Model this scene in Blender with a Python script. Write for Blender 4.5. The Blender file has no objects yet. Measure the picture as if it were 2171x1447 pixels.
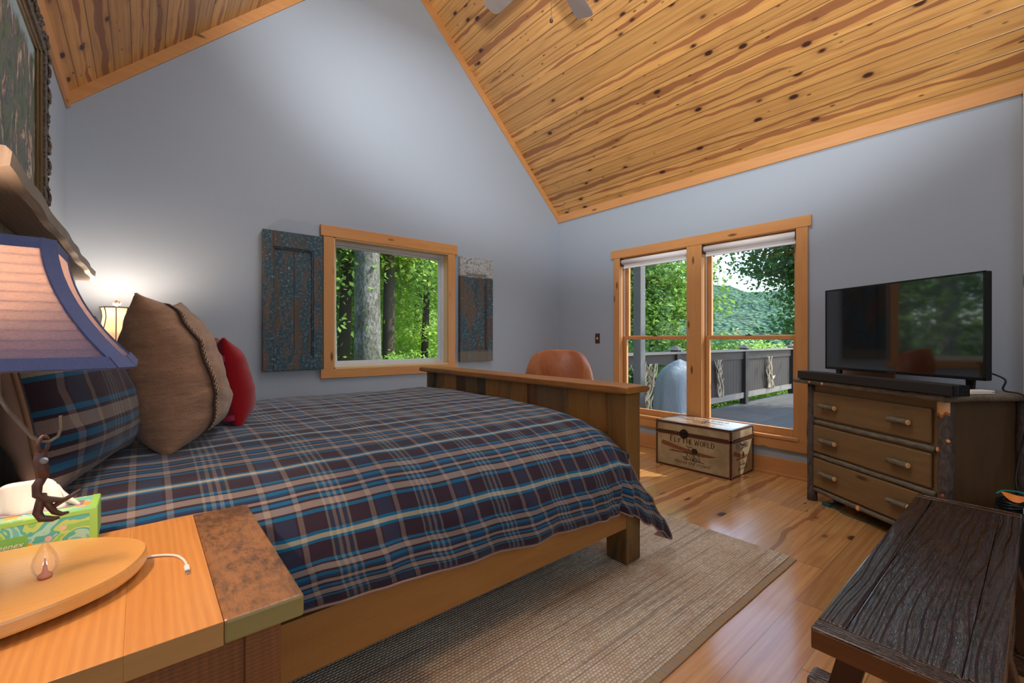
import bpy, math, random
import numpy as np
from mathutils import Vector, Matrix, Euler
R = math.radians
C = bpy.context.scene.collection
SC = bpy.context.scene

# ------------------------------------------------------------------ camera
cam_d = bpy.data.cameras.new('camera'); cam = bpy.data.objects.new('camera', cam_d); C.objects.link(cam)
SC.camera = cam
cam.location = (0, 0, 1.2); cam.rotation_euler = (R(90), 0, -R(39.91))
cam_d.sensor_width = 36; cam_d.sensor_fit = 'HORIZONTAL'; cam_d.lens = 36 * 938.1 / 2171
cam_d.shift_y = -5.0 / 2171; cam_d.clip_start = 0.02; cam_d.clip_end = 3000

# ------------------------------------------------------------------ world, sun, room light, exposure
SC.view_settings.view_transform = 'Standard'; SC.view_settings.look = 'None'
SC.view_settings.exposure = 0.14; SC.view_settings.gamma = 1.0; SC.view_settings.use_curve_mapping = False
SUN_TO = Vector((0.52, -0.40, 0.76)).normalized()
w = bpy.data.worlds.new('World'); SC.world = w; w.use_nodes = True
nt = w.node_tree; nt.nodes.clear()
sky = nt.nodes.new('ShaderNodeTexSky'); sky.sky_type = 'NISHITA'; sky.sun_disc = False
sky.sun_elevation = math.asin(SUN_TO.z); sky.sun_rotation = math.atan2(SUN_TO.x, SUN_TO.y)
sky.altitude = 900; sky.air_density = 1.0; sky.dust_density = 3.0; sky.ozone_density = 1.5
bg = nt.nodes.new('ShaderNodeBackground'); bg.inputs[1].default_value = 0.55
wo = nt.nodes.new('ShaderNodeOutputWorld')
nt.links.new(sky.outputs[0], bg.inputs[0]); nt.links.new(bg.outputs[0], wo.inputs[0])

def light(name, kind, loc, energy, color=(1, 1, 1), rot=None, size=None, sizey=None, target=None, **kw):
    d = bpy.data.lights.new(name, kind); o = bpy.data.objects.new(name, d); C.objects.link(o)
    o.location = loc; d.energy = energy; d.color = color
    if size is not None:
        if kind == 'AREA':
            d.size = size
            if sizey: d.shape = 'RECTANGLE'; d.size_y = sizey
        else: d.shadow_soft_size = size
    if target is not None:
        o.rotation_euler = (Vector(target) - Vector(loc)).to_track_quat('-Z', 'Y').to_euler()
    if rot is not None: o.rotation_euler = rot
    for k, v in kw.items(): setattr(d, k, v)
    return o
s = light('sun', 'SUN', (10, -8, 20), 6.0, (1, .95, .86)); s.data.angle = R(0.6)
s.rotation_euler = SUN_TO.to_track_quat('Z', 'Y').to_euler()
# soft fill added behind the camera and the softened flash up by the near wall
light('fill_behind', 'AREA', (1.2, -1.45, 1.8), 28, (.86, .93, 1.0), size=3.4, sizey=1.9, target=(2.1, 4, 1.3))
light('ridge_fill', 'AREA', (1.95, 1.9, 4.45), 58, (.90, .95, 1.0), rot=(0, 0, 0), size=.8, sizey=2.4)  # unseen soft fill added under the ridge; the ceiling has no opening
light('flash_up', 'SPOT', (0.0, -.3, 1.5), 610, (1, .97, .92), size=.10, target=(.544, .146, 2.211), spot_size=R(88), spot_blend=.42)

# ------------------------------------------------------------------ colour and node helpers
def lin(c):
    c = c / 255.0
    return c / 12.92 if c <= .04045 else ((c + .055) / 1.055) ** 2.4
def rgb(r, g, b): return (lin(r), lin(g), lin(b), 1)

class NT:
    def __init__(s, name):
        m = bpy.data.materials.new(name); m.use_nodes = True; s.m = m; s.t = m.node_tree; s.t.nodes.clear()
        s.out = s.n('ShaderNodeOutputMaterial'); s.p = s.n('ShaderNodeBsdfPrincipled')
        s.t.links.new(s.p.outputs[0], s.out.inputs[0])
    def n(s, ty, **kw):
        x = s.t.nodes.new(ty)
        for k, v in kw.items(): setattr(x, k, v)
        return x
    def l(s, a, b): s.t.links.new(a, b)
    def set(s, inp, v):
        if isinstance(v, bpy.types.NodeSocket): s.l(v, inp)
        else: inp.default_value = v
    def math(s, op, a, b=None, c=None, clamp=False):
        x = s.n('ShaderNodeMath', operation=op, use_clamp=clamp); s.set(x.inputs[0], a)
        if b is not None: s.set(x.inputs[1], b)
        if c is not None: s.set(x.inputs[2], c)
        return x.outputs[0]
    def obj(s): return s.n('ShaderNodeTexCoord').outputs['Object']
    def uv(s): return s.n('ShaderNodeTexCoord').outputs['UV']
    def rnd(s): return s.n('ShaderNodeObjectInfo').outputs['Random']
    def map(s, v, sc=(1, 1, 1), loc=(0, 0, 0), rot=(0, 0, 0)):
        x = s.n('ShaderNodeMapping'); s.l(v, x.inputs[0]); x.inputs[3].default_value = sc; x.inputs[2].default_value = rot
        s.set(x.inputs[1], loc); return x.outputs[0]
    def noise(s, v, scale=5, det=4, rough=.55, dist=0, col=False):
        x = s.n('ShaderNodeTexNoise'); s.l(v, x.inputs['Vector']); x.inputs['Scale'].default_value = scale
        x.inputs['Detail'].default_value = det; x.inputs['Roughness'].default_value = rough; x.inputs['Distortion'].default_value = dist
        return x.outputs[1 if col else 0]
    def vor(s, v, scale=5, rnd=1, feat='F1', out=0):
        x = s.n('ShaderNodeTexVoronoi', feature=feat); s.l(v, x.inputs['Vector']); x.inputs['Scale'].default_value = scale
        x.inputs['Randomness'].default_value = rnd; return x.outputs[out]
    def wave(s, v, scale=5, dist=3, det=2, dscale=1, ty='BANDS', d='X'):
        x = s.n('ShaderNodeTexWave', wave_type=ty); s.l(v, x.inputs['Vector'])
        if ty == 'BANDS': x.bands_direction = d
        else: x.rings_direction = d
        x.inputs['Scale'].default_value = scale; x.inputs['Distortion'].default_value = dist
        x.inputs['Detail'].default_value = det; x.inputs['Detail Scale'].default_value = dscale
        return x.outputs[1]
    def ramp(s, f, st, interp='LINEAR'):
        x = s.n('ShaderNodeValToRGB'); s.set(x.inputs[0], f); cr = x.color_ramp; cr.interpolation = interp
        while len(cr.elements) < len(st): cr.elements.new(.5)
        for e, (p, c) in zip(cr.elements, st): e.position = p; e.color = c if len(c) == 4 else (*c, 1)
        return x.outputs[0]
    def mr(s, v, a, b, c=0, d=1):
        x = s.n('ShaderNodeMapRange'); s.set(x.inputs[0], v)
        for i, q in enumerate((a, b, c, d)): x.inputs[i + 1].default_value = q
        return x.outputs[0]
    def mix(s, f, a, b, mode='MIX'):
        x = s.n('ShaderNodeMix', data_type='RGBA', blend_type=mode); s.set(x.inputs[0], f); s.set(x.inputs[6], a); s.set(x.inputs[7], b)
        return x.outputs[2]
    def sep(s, v):
        x = s.n('ShaderNodeSeparateXYZ'); s.l(v, x.inputs[0]); return x.outputs
    def comb(s, a=0, b=0, c=0):
        x = s.n('ShaderNodeCombineXYZ')
        for i, q in enumerate((a, b, c)): s.set(x.inputs[i], q)
        return x.outputs[0]
    def vadd(s, a, b):
        x = s.n('ShaderNodeVectorMath', operation='ADD'); s.set(x.inputs[0], a); s.set(x.inputs[1], b); return x.outputs[0]
    def bump(s, h, st=.3, dist=.01):
        x = s.n('ShaderNodeBump'); s.set(x.inputs['Height'], h); x.inputs['Strength'].default_value = st; x.inputs['Distance'].default_value = dist
        s.l(x.outputs[0], s.p.inputs['Normal']); return x.outputs[0]
    def P(s, col=None, rough=None, metal=None, coat=None, spec=None, **kw):
        i = s.p.inputs
        if col is not None: s.set(i['Base Color'], col)
        if rough is not None: s.set(i['Roughness'], rough)
        if metal is not None: s.set(i['Metallic'], metal)
        if coat is not None: s.set(i['Coat Weight'], coat); i['Coat Roughness'].default_value = .12; i['Coat IOR'].default_value = 1.8
        if spec is not None: s.set(i['Specular IOR Level'], spec)
        for k, v in kw.items(): s.set(i[k], v)
        return s.m

def plain(name, c, rough=.5, metal=0, bump=0, bscale=60, var=.08, **kw):
    t = NT(name); o = t.obj(); f = t.noise(o, bscale * .2, 3)
    a = tuple(min(1, q * (1 - var)) for q in c[:3]) + (1,); b = tuple(min(1, q * (1 + var)) for q in c[:3]) + (1,)
    if bump: t.bump(t.noise(o, bscale, 3), bump, .003)
    return t.P(t.mix(f, a, b), rough, metal, **kw)

def wood(name, light_c, dark_c, axis='X', rough=.45, knots=.5, sc=1.0, bump=.15, gray=0, patch=None, coat=0, saw=0, grainamt=.8):
    """grain runs along the axis, in object space, different on every object"""
    t = NT(name); o = t.obj()
    off = t.math('MULTIPLY', t.rnd(), 41.0); v = t.vadd(o, t.comb(off, t.math('MULTIPLY', off, .7), off))
    k = {'X': (.08, 1, 1), 'Y': (1, .08, 1), 'Z': (1, 1, .08)}[axis]; k2 = {'X': (.3, 1, 1), 'Y': (1, .3, 1), 'Z': (1, 1, .3)}[axis]
    big = t.noise(t.map(v, k), 7 * sc, 4, .6, .6)
    rings = t.wave(t.map(v, tuple(q if q == 1 else .12 for q in k)), 24 * sc, 12, 3, .4, d='Y' if axis == 'X' else 'X')
    fine = t.noise(t.map(v, tuple(q if q == 1 else .03 for q in k)), 150 * sc, 4, .75)
    f = t.math('ADD', t.math('MULTIPLY', big, .53), t.math('MULTIPLY', rings, .12)); f = t.math('ADD', f, t.math('MULTIPLY', fine, .35))
    f = t.mr(f, .5 - .28 / max(grainamt, .1), .5 + .28 / max(grainamt, .1))
    col = t.mix(f, light_c, dark_c)
    if patch:
        col = t.mix(t.mr(t.noise(t.map(v, k2), 3.2, 4, .6, .5), .5, .62), col, patch)
    h = fine
    if knots:
        d = t.vor(t.map(v, k2), 5.6 * sc, 1); kn = t.mr(d, .05 * knots + .03, .10 * knots + .07, 1, 0)
        col = t.mix(t.math('MULTIPLY', kn, .85), col, tuple(q * .18 for q in dark_c[:3]) + (1,))
    if saw:
        sv = t.wave(t.map(v, (1, 1, 1)), 45, 2, 2, 2, d=axis); col = t.mix(t.math('MULTIPLY', sv, saw), col, tuple(q * .55 for q in dark_c[:3]) + (1,))
        h = t.math('ADD', h, sv)
    t.bump(h, bump, .004)
    return t.P(col, rough, coat=coat)

def planks(name, w, light_c, mid_c, heart_c, knot_c, rough, coat=0, length=0, groove=.035, groovec=None, bump=.4, heart=.5, knotsize=1.0, varamt=.35, spec=.5, gdark=.35, density=1.0):
    """boards in UV space: u along the boards in metres, v across"""
    t = NT(name); u, v, _ = t.sep(t.uv())
    vi = t.math('DIVIDE', v, w); idx = t.math('FLOOR', vi); fr = t.math('FRACT', vi)
    wn = t.n('ShaderNodeTexWhiteNoise', noise_dimensions='1D'); t.l(idx, wn.inputs['W']); r0 = wn.outputs[0]
    us = t.math('ADD', u, t.math('MULTIPLY', r0, 23.0))
    seed = idx
    if length:
        ui = t.math('DIVIDE', us, length); iu = t.math('FLOOR', ui); fu = t.math('FRACT', ui)
        seed = t.math('ADD', t.math('MULTIPLY', idx, 7.31), t.math('MULTIPLY', iu, 3.17))
    wn2 = t.n('ShaderNodeTexWhiteNoise', noise_dimensions='1D'); t.l(seed, wn2.inputs['W']); r1 = wn2.outputs[0]
    wn3 = t.n('ShaderNodeTexWhiteNoise', noise_dimensions='1D'); t.l(t.math('ADD', seed, 77.3), wn3.inputs['W']); r2 = wn3.outputs[0]
    off = t.math('MULTIPLY', r1, 50.0)
    P = t.comb(t.math('ADD', us, off), t.math('ADD', v, t.math('MULTIPLY', r2, 9)), off)
    grain = t.noise(t.map(P, (.5, 14, 1)), 3.0, 4, .6, .8)
    rings = t.wave(t.map(P, (.10, 1.2, 1)), 6, 14, 2, 1.0, d='Y')
    col = t.mix(t.mr(grain, .3, .7), light_c, mid_c)
    col = t.mix(t.math('MULTIPLY', t.mr(rings, .55, .95), .22), col, heart_c)
    # heartwood stripe wandering inside some boards
    wob = t.noise(t.comb(t.math('MULTIPLY', us, 1.1), seed, 0), 1.2, 3, .6)
    wid = t.noise(t.comb(t.math('MULTIPLY', us, .8), t.math('ADD', seed, 40.5), 3), 1.0, 3, .65)
    dist = t.math('ABSOLUTE', t.math('SUBTRACT', fr, t.math('ADD', t.math('MULTIPLY', wob, .9), t.math('MULTIPLY', r2, .25))))
    hw = t.math('MULTIPLY', t.mr(wid, .35, .75), t.mr(r1, 1 - heart, 1 - heart + .15))
    hs = t.mr(t.math('SUBTRACT', dist, t.math('MULTIPLY', hw, .36)), -.03, .012, 1, 0)
    hs = t.math('MULTIPLY', hs, t.mr(hw, .02, .06))
    col = t.mix(t.math('MULTIPLY', hs, .8), col, heart_c)
    # blue grey bruises and knots
    br = t.mr(t.noise(P, 2.6, 3, .6, .4), .62, .78); col = t.mix(t.math('MULTIPLY', br, .3), col, rgb(120, 105, 70))
    kd = t.vor(t.map(P, (2.6, 5.2, 1)), 1.0 * density, 1)
    kk = t.mr(kd, .055 * knotsize, .095 * knotsize, 1, 0); halo = t.mr(kd, .08 * knotsize, .22 * knotsize, 1, 0)
    kd2 = t.vor(t.map(P, (4.3, 11, 1), (3, 8, 1)), 1.0 * density, 1); kk2 = t.mr(kd2, .04 * knotsize, .08 * knotsize, 1, 0)
    col = t.mix(t.math('MULTIPLY', halo, .3), col, heart_c)
    col = t.mix(t.math('MAXIMUM', kk, t.math('MULTIPLY', kk2, .8)), col, knot_c)
    # board to board tone
    tone = t.mr(r2, 0, 1, 1 - varamt, 1 + varamt * .4)
    col = t.mix(1.0, col, t.comb(tone, tone, tone), 'MULTIPLY')
    e = t.math('MINIMUM', fr, t.math('SUBTRACT', 1, fr)); g = t.mr(e, groove * .3, groove, 0, 1)
    if length:
        e2 = t.math('MINIMUM', fu, t.math('SUBTRACT', 1, fu)); g = t.math('MINIMUM', g, t.mr(e2, .0005, .0014, 0, 1))
    col = t.mix(t.math('MULTIPLY', t.math('SUBTRACT', 1, g), 1 - gdark), col, groovec or tuple(q * .3 for q in heart_c[:3]) + (1,))
    t.bump(t.math('ADD', t.math('MULTIPLY', g, 1.0), t.math('MULTIPLY', grain, .08)), bump, .006)
    return t.P(col, t.math('ADD', rough, t.math('MULTIPLY', grain, .08)), coat=coat, spec=spec)

# ------------------------------------------------------------------ mesh helpers
class MB:
    def __init__(s): s.v = []; s.f = []; s.uvs = []; s.mi = []
    def add(s, v, f, uv=None, mi=0):
        b = len(s.v); s.v += [tuple(p) for p in v]; s.f += [tuple(b + i for i in q) for q in f]
        s.uvs += (uv if uv else [None] * len(f)); s.mi += [mi] * len(f); return s
    def box(s, a, b, m=None, mi=0):
        x0, x1 = sorted((a[0], b[0])); y0, y1 = sorted((a[1], b[1])); z0, z1 = sorted((a[2], b[2]))
        v = [(x0, y0, z0), (x1, y0, z0), (x1, y1, z0), (x0, y1, z0), (x0, y0, z1), (x1, y0, z1), (x1, y1, z1), (x0, y1, z1)]
        if m is not None: v = [tuple(m @ Vector(p)) for p in v]
        return s.add(v, [(0, 3, 2, 1), (4, 5, 6, 7), (0, 1, 5, 4), (1, 2, 6, 5), (2, 3, 7, 6), (3, 0, 4, 7)], mi=mi)
    def tube(s, pts, r, n=8, cap=True, squash=None):
        pts = [Vector(p) for p in pts]; rs = r if isinstance(r, (list, tuple)) else [r] * len(pts)
        up = None; V = []; F = []
        for i, p in enumerate(pts):
            d = (pts[min(i + 1, len(pts) - 1)] - pts[max(i - 1, 0)]).normalized()
            if up is None: up = d.orthogonal().normalized()
            up = (up - d * up.dot(d)).normalized(); sd = d.cross(up)
            for k in range(n):
                a = 2 * math.pi * k / n; q = up * math.cos(a) + sd * math.sin(a) * (squash or 1)
                V.append(p + q * rs[i])
        for i in range(len(pts) - 1):
            for k in range(n): F.append((i * n + k, i * n + (k + 1) % n, (i + 1) * n + (k + 1) % n, (i + 1) * n + k))
        if cap: F.append(tuple(range(n))[::-1]); F.append(tuple(range((len(pts) - 1) * n, len(pts) * n)))
        return s.add(V, F)
    def lathe(s, prof, c=(0, 0, 0), n=24, m=None, cap=True):
        V = []; F = []
        for r, z in prof:
            for k in range(n):
                a = 2 * math.pi * k / n; p = Vector((c[0] + r * math.cos(a), c[1] + r * math.sin(a), c[2] + z))
                V.append(m @ p if m is not None else p)
        for i in range(len(prof) - 1):
            for k in range(n): F.append((i * n + k, i * n + (k + 1) % n, (i + 1) * n + (k + 1) % n, (i + 1) * n + k))
        if cap: F.append(tuple(range(n))[::-1]); F.append(tuple(range((len(prof) - 1) * n, len(prof) * n)))
        return s.add(V, F)
    def prism(s, poly, h0, h1, fn):
        """polygon extruded: fn(a, b, h) -> xyz"""
        n = len(poly); V = [fn(a, b, h0) for a, b in poly] + [fn(a, b, h1) for a, b in poly]
        F = [tuple(range(n))[::-1], tuple(range(n, 2 * n))] + [(i, (i + 1) % n, n + (i + 1) % n, n + i) for i in range(n)]
        return s.add(V, F)
    def grid(s, P, nu, nv, UV=None, closeu=False):
        """P[i][j], i<nu, j<nv"""
        V = [P[i][j] for i in range(nu) for j in range(nv)]; F = []; U = []
        for i in range(nu if closeu else nu - 1):
            for j in range(nv - 1):
                a, b, c, d = (i, j), ((i + 1) % nu, j), ((i + 1) % nu, j + 1), (i, j + 1)
                F.append(tuple(p[0] * nv + p[1] for p in (a, b, c, d)))
                if UV: U.append([UV[p[0]][p[1]] for p in (a, b, c, d)])
        return s.add(V, F, U if UV else None)
    def build(s, name, mat, parent=None, world=True, bevel=0, seg=2, smooth=False, sub=0, origin=None, auto=True):
        me = bpy.data.meshes.new(name); V = [Vector(p) for p in s.v]
        o = bpy.data.objects.new(name, me); C.objects.link(o)
        if parent is not None:
            o.parent = parent
            if world:
                M = WM(parent).inverted(); V = [M @ p for p in V]
        elif origin != 'keep':
            if origin is None:
                xs = [p.x for p in V]; ys = [p.y for p in V]; zs = [p.z for p in V]
                origin = ((min(xs) + max(xs)) / 2, (min(ys) + max(ys)) / 2, min(zs))
            og = Vector(origin); V = [p - og for p in V]; o.location = og
        me.from_pydata(V, [], s.f)
        if any(u is not None for u in s.uvs):
            ul = me.uv_layers.new(name='UVMap').data; k = 0
            for fi, f in enumerate(s.f):
                for j in range(len(f)):
                    if s.uvs[fi]: ul[k].uv = s.uvs[fi][j][:2]
                    k += 1
        mats = mat if isinstance(mat, (list, tuple)) else [mat]
        for m in mats: me.materials.append(m)
        if len(mats) > 1: me.polygons.foreach_set('material_index', s.mi)
        if smooth: me.polygons.foreach_set('use_smooth', [True] * len(me.polygons))
        me.update()
        if bevel:
            b = o.modifiers.new('bevel', 'BEVEL'); b.width = bevel; b.segments = seg; b.limit_method = 'ANGLE'; b.angle_limit = R(40)
            b.harden_normals = False
        if sub:
            q = o.modifiers.new('subd', 'SUBSURF'); q.levels = sub; q.render_levels = sub
        return o
def WM(o):
    M = Matrix.LocRotScale(o.location, o.rotation_euler, o.scale)
    return WM(o.parent) @ M if o.parent else M
def tag(o, label=None, cat=None, group=None, kind=None):
    if label: o['label'] = label
    if cat: o['category'] = cat
    if group: o['group'] = group
    if kind: o['kind'] = kind
    return o
def thing(name, label, cat, loc=(0, 0, 0), rz=0, group=None, kind=None):
    o = bpy.data.objects.new(name, None); C.objects.link(o); o.location = loc; o.rotation_euler = (0, 0, rz); o.empty_display_size = .1
    return tag(o, label, cat, group, kind)
def struct(o): o['kind'] = 'structure'; return o
def bx(a, b, m=None): return MB().box(a, b, m)
def lerp(a, b, t): return a + (b - a) * t
def interp(x, pts):
    if x <= pts[0][0]: return pts[0][1]
    for (a, b), (c, d) in zip(pts, pts[1:]):
        if x <= c: return b + (d - b) * (x - a) / (c - a)
    return pts[-1][1]
def sminterp(x, pts):
    if x <= pts[0][0]: return pts[0][1]
    for (a, b), (c, d) in zip(pts, pts[1:]):
        if x <= c: t = (x - a) / (c - a); t = t * t * (3 - 2 * t); return b + (d - b) * t
    return pts[-1][1]
def text_mesh(body, size, fn, depth=.0004, shear=0, align='CENTER'):
    """lettering as a mesh builder: fn(x, y, h) -> xyz"""
    cu = bpy.data.curves.new('t', 'FONT'); cu.body = body; cu.size = size; cu.align_x = align; cu.shear = shear; cu.extrude = depth; cu.resolution_u = 3
    o = bpy.data.objects.new('t', cu); C.objects.link(o)
    dg = bpy.context.evaluated_depsgraph_get(); me = bpy.data.meshes.new_from_object(o.evaluated_get(dg))
    V = [fn(p.co.x, p.co.y, p.co.z) for p in me.vertices]; F = [tuple(p.vertices) for p in me.polygons]
    C.objects.unlink(o); bpy.data.objects.remove(o); bpy.data.curves.remove(cu); bpy.data.meshes.remove(me)
    m = MB(); m.add(V, F); return m
# ------------------------------------------------------------------ room materials
XL, XR, YG, YB = -.39, 4.328, 4.19, -1.6
SLOPE = .98; RX = 1.969; ZE = 2.84; RZ = ZE + (XR - RX) * SLOPE
m_wall = NT('wall_paint'); _o = m_wall.obj(); m_wall.bump(m_wall.noise(_o, 180, 2), .06, .002)
m_wall = m_wall.P(m_wall.mix(m_wall.noise(_o, 1.2, 2), rgb(154, 167, 182), rgb(158, 171, 186)), .55)
m_ceil = planks('knotty_pine_ceiling', .128, rgb(208, 160, 96), rgb(188, 136, 76), rgb(130, 78, 50), rgb(62, 34, 26), .32, heart=.55, knotsize=1.5, varamt=.22, groove=.045, density=1.25)
m_floor = planks('pine_floorboards', .165, rgb(214, 166, 106), rgb(194, 138, 80), rgb(150, 92, 52), rgb(76, 50, 36), .16, coat=.5, length=2.3, groove=.012, bump=.12, heart=.45, knotsize=1.1, varamt=.26, density=.7)
m_trimX = wood('pine_trim_x', rgb(208, 156, 100), rgb(184, 124, 70), 'X', .38, .7, sc=1.5, bump=.06, grainamt=.7)
m_trimY = wood('pine_trim_y', rgb(208, 156, 100), rgb(184, 124, 70), 'Y', .38, .7, sc=1.5, bump=.06, grainamt=.7)
m_trimZ = wood('pine_trim_z', rgb(208, 156, 100), rgb(184, 124, 70), 'Z', .38, .7, sc=1.5, bump=.06, grainamt=.7)
m_trimPale = wood('pale_pine', rgb(214, 192, 150), rgb(196, 168, 120), 'Z', .5, .2, bump=.05, grainamt=.5)
m_vinyl = plain('white_vinyl', rgb(205, 208, 212), .35)
m_ext = plain('exterior_siding', rgb(96, 78, 60), .8)
def glass(name, tint=(1, 1, 1, 1), refl=.09):
    t = NT(name); tr = t.n('ShaderNodeBsdfTransparent'); tr.inputs[0].default_value = tint
    gl = t.n('ShaderNodeBsdfGlossy'); gl.inputs['Roughness'].default_value = .01
    lw = t.n('ShaderNodeLayerWeight'); lw.inputs[0].default_value = .25
    mx = t.n('ShaderNodeMixShader'); t.l(t.mr(lw.outputs[0], 0, 1, refl * .35, refl * 3), mx.inputs[0]); t.l(tr.outputs[0], mx.inputs[1]); t.l(gl.outputs[0], mx.inputs[2])
    t.l(mx.outputs[0], t.out.inputs[0]); return t.m
m_glass = glass('window_glass', (.97, .99, .98, 1))

# floor
m = MB(); m.add([(XL - .1, YB - .1, 0), (XR + .1, YB - .1, 0), (XR + .1, YG + .1, 0), (XL - .1, YG + .1, 0)], [(0, 1, 2, 3)], [[(0, .05), (4.9, .05), (4.9, 6.04), (0, 6.04)]])
m.add([(XL - .1, YB - .1, -.12), (XR + .1, YB - .1, -.12), (XR + .1, YG + .1, -.12), (XL - .1, YG + .1, -.12)], [(3, 2, 1, 0)])
struct(m.build('floor', m_floor, origin='keep'))
# ceiling: two board slopes and their ridge
m = MB(); L = math.hypot(XR - RX + .1, (XR - RX + .1) * SLOPE)
def slope(x0, z0, x1, z1, flip):
    y0, y1 = YB - .1, YG + .1; d = math.hypot(x1 - x0, z1 - z0)
    f = [(0, 1, 2, 3)] if not flip else [(3, 2, 1, 0)]; uv = [(y0, 0), (y1, 0), (y1, d), (y0, d)]
    m.add([(x0, y0, z0), (x0, y1, z0), (x1, y1, z1), (x1, y0, z1)], f, [uv if not flip else uv[::-1]])
    m.add([(x0, y0, z0 + .12), (x0, y1, z0 + .12), (x1, y1, z1 + .12), (x1, y0, z1 + .12)], [f[0][::-1]], None)
slope(XR + .12, ZE - .12 * SLOPE, RX, RZ, False); slope(XL - .12, ZE - .12 * SLOPE + (RX - XL - (XR - RX)) * SLOPE * 0, RX, RZ, True)
struct(m.build('ceiling', m_ceil, origin='keep'))
# walls
T = .14
GW = (1.35, 2.60, .925, 2.14)     # gable window opening
m = MB()
def gz(x): return ZE + .02 + (min(x - XL, XR - x)) * SLOPE + .02
def gable_piece(x0, x1, z0, z1=None):
    xs = [x0] + ([RX] if x0 < RX < x1 else []) + [x1]
    top = [(x, gz(x) if z1 is None else z1) for x in xs]; poly = [(x0, z0), (x1, z0)] + top[::-1]
    m.prism(poly, YG, YG + T, lambda a, b, h: (a, h, b))
gable_piece(XL - T, GW[0], 0); gable_piece(GW[1], XR + T, 0); gable_piece(GW[0], GW[1], 0, GW[2]); gable_piece(GW[0], GW[1], GW[3])
struct(m.build('wall_gable', m_wall, origin='keep'))
struct(bx((XL - T, YB - T, 0), (XL, YG, ZE + .1)).build('wall_left', m_wall, origin='keep'))
WA = (2.31, 3.19); WB = (1.33, 2.20); WZ = (.335, 2.165)   # the two openings in the right wall
m = MB()
for y0, y1, z0, z1 in ((YB - T, WB[0], 0, ZE + .1), (WA[1], YG, 0, ZE + .1), (WB[0], WA[1], 0, WZ[0]), (WB[0], WA[1], WZ[1], ZE + .1), (WB[1], WA[0], WZ[0], WZ[1])):
    m.box((XR, y0, z0), (XR + T, y1, z1))
struct(m.build('wall_right', m_wall, origin='keep'))
m = MB(); m.prism([(XL - T, 0), (XR + T, 0), (XR + T, ZE), (RX, RZ + .05), (XL - T, ZE)], YB - T, YB, lambda a, b, h: (a, h, b))
struct(m.build('wall_back', m_wall, origin='keep'))
# eave and gable trim
struct(bx((XR - .022, YB, 2.765), (XR, YG, 2.862)).build('trim_1', m_trimY, origin='keep', bevel=.003))
struct(bx((XL, YB, 2.755), (XL + .022, YG, 2.862)).build('trim_2', m_trimY, origin='keep', bevel=.003))
def raked(x0, z0, x1, z1, w, name, yy=YG):
    d = Vector((x1 - x0, 0, z1 - z0)).normalized(); n = Vector((-d.z, 0, d.x)); n = n if n.z > 0 else -n
    a = Vector((x0, 0, z0)); b = Vector((x1, 0, z1)); P = [a, b, b + n * w, a + n * w]
    m = MB(); m.prism([(p.x, p.z) for p in P], yy - .022, yy, lambda p, q, h: (p, h, q)); return struct(m.build(name, m_trimX, origin='keep', bevel=.003))
raked(XR - .01, 2.775, RX, RZ - .12, .085, 'trim_3'); raked(XL + .01, 2.765, RX, RZ - .12, .085, 'trim_4')
# baseboards
m = bx((XR - .018, YB, .02), (XR, YG, .15)); m.box((XR - .032, YB, 0), (XR, YG, .022)); struct(m.build('baseboard_right', m_trimY, origin='keep', bevel=.003))
m = bx((XL, YG - .018, 0), (XR - .02, YG, .15)); struct(m.build('baseboard_gable', m_trimX, origin='keep', bevel=.003))
m = bx((XL, YB, 0), (XL + .018, YG - .02, .15)); struct(m.build('baseboard_left', m_trimY, origin='keep', bevel=.003))
# pale jamb at the right edge of the view
struct(bx((XR - .10, -.06, 0), (XR - .001, .072, 2.764)).build('trim_5', m_trimPale, origin='keep', bevel=.006))

# ------------------------------------------------------------------ gable window
W1 = thing('window_1', None, None, ((GW[0] + GW[1]) / 2, YG, GW[2])); W1['kind'] = 'structure'
def part(name, m, mat, par, **k): return m.build(name, mat, par, **k)
y0 = YG - .024
part('head_casing', bx((1.238, y0 - .004, 2.137), (2.692, YG, 2.238)), m_trimX, W1, bevel=.002)
part('apron_casing', bx((1.238, y0, .842), (2.692, YG, .925)), m_trimX, W1, bevel=.002)
part('side_casing', bx((1.262, y0, .925), (1.355, YG, 2.137)), m_trimZ, W1, bevel=.002)
part('side_casing', bx((2.575, y0, .925), (2.666, YG, 2.137)), m_trimZ, W1, bevel=.002)
m = MB(); j = .014
m.box((GW[0], YG - .02, GW[2]), (GW[0] + j, YG + .09, GW[3])); m.box((GW[1] - j, YG - .02, GW[2]), (GW[1], YG + .09, GW[3]))
m.box((GW[0], YG - .02, GW[2]), (GW[1], YG + .09, GW[2] + j)); m.box((GW[0], YG - .02, GW[3] - j), (GW[1], YG + .09, GW[3]))
part('jamb', m, wood('pale_jamb', rgb(222, 196, 150), rgb(206, 170, 116), 'Z', .45, 0, grainamt=.4), W1)
def ring(m, x0, x1, z0, z1, w, y0, y1):
    m.box((x0, y0, z0), (x0 + w, y1, z1)); m.box((x1 - w, y0, z0), (x1, y1, z1)); m.box((x0 + w, y0, z0), (x1 - w, y1, z0 + w)); m.box((x0 + w, y0, z1 - w), (x1 - w, y1, z1))
m = MB(); ring(m, GW[0] + j, GW[1] - j, GW[2] + j, GW[3] - j, .034, YG + .085, YG + .14); ring(m, GW[0] + j + .034, GW[1] - j - .034, GW[2] + j + .034, GW[3] - j - .034, .018, YG + .105, YG + .14)
tag(part('window_frame', m, m_vinyl, W1, bevel=.002), 'white vinyl picture window frame')
part('pane', bx((GW[0] + .06, YG + .12, GW[2] + .06), (GW[1] - .06, YG + .124, GW[3] - .06)), m_glass, W1)

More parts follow.
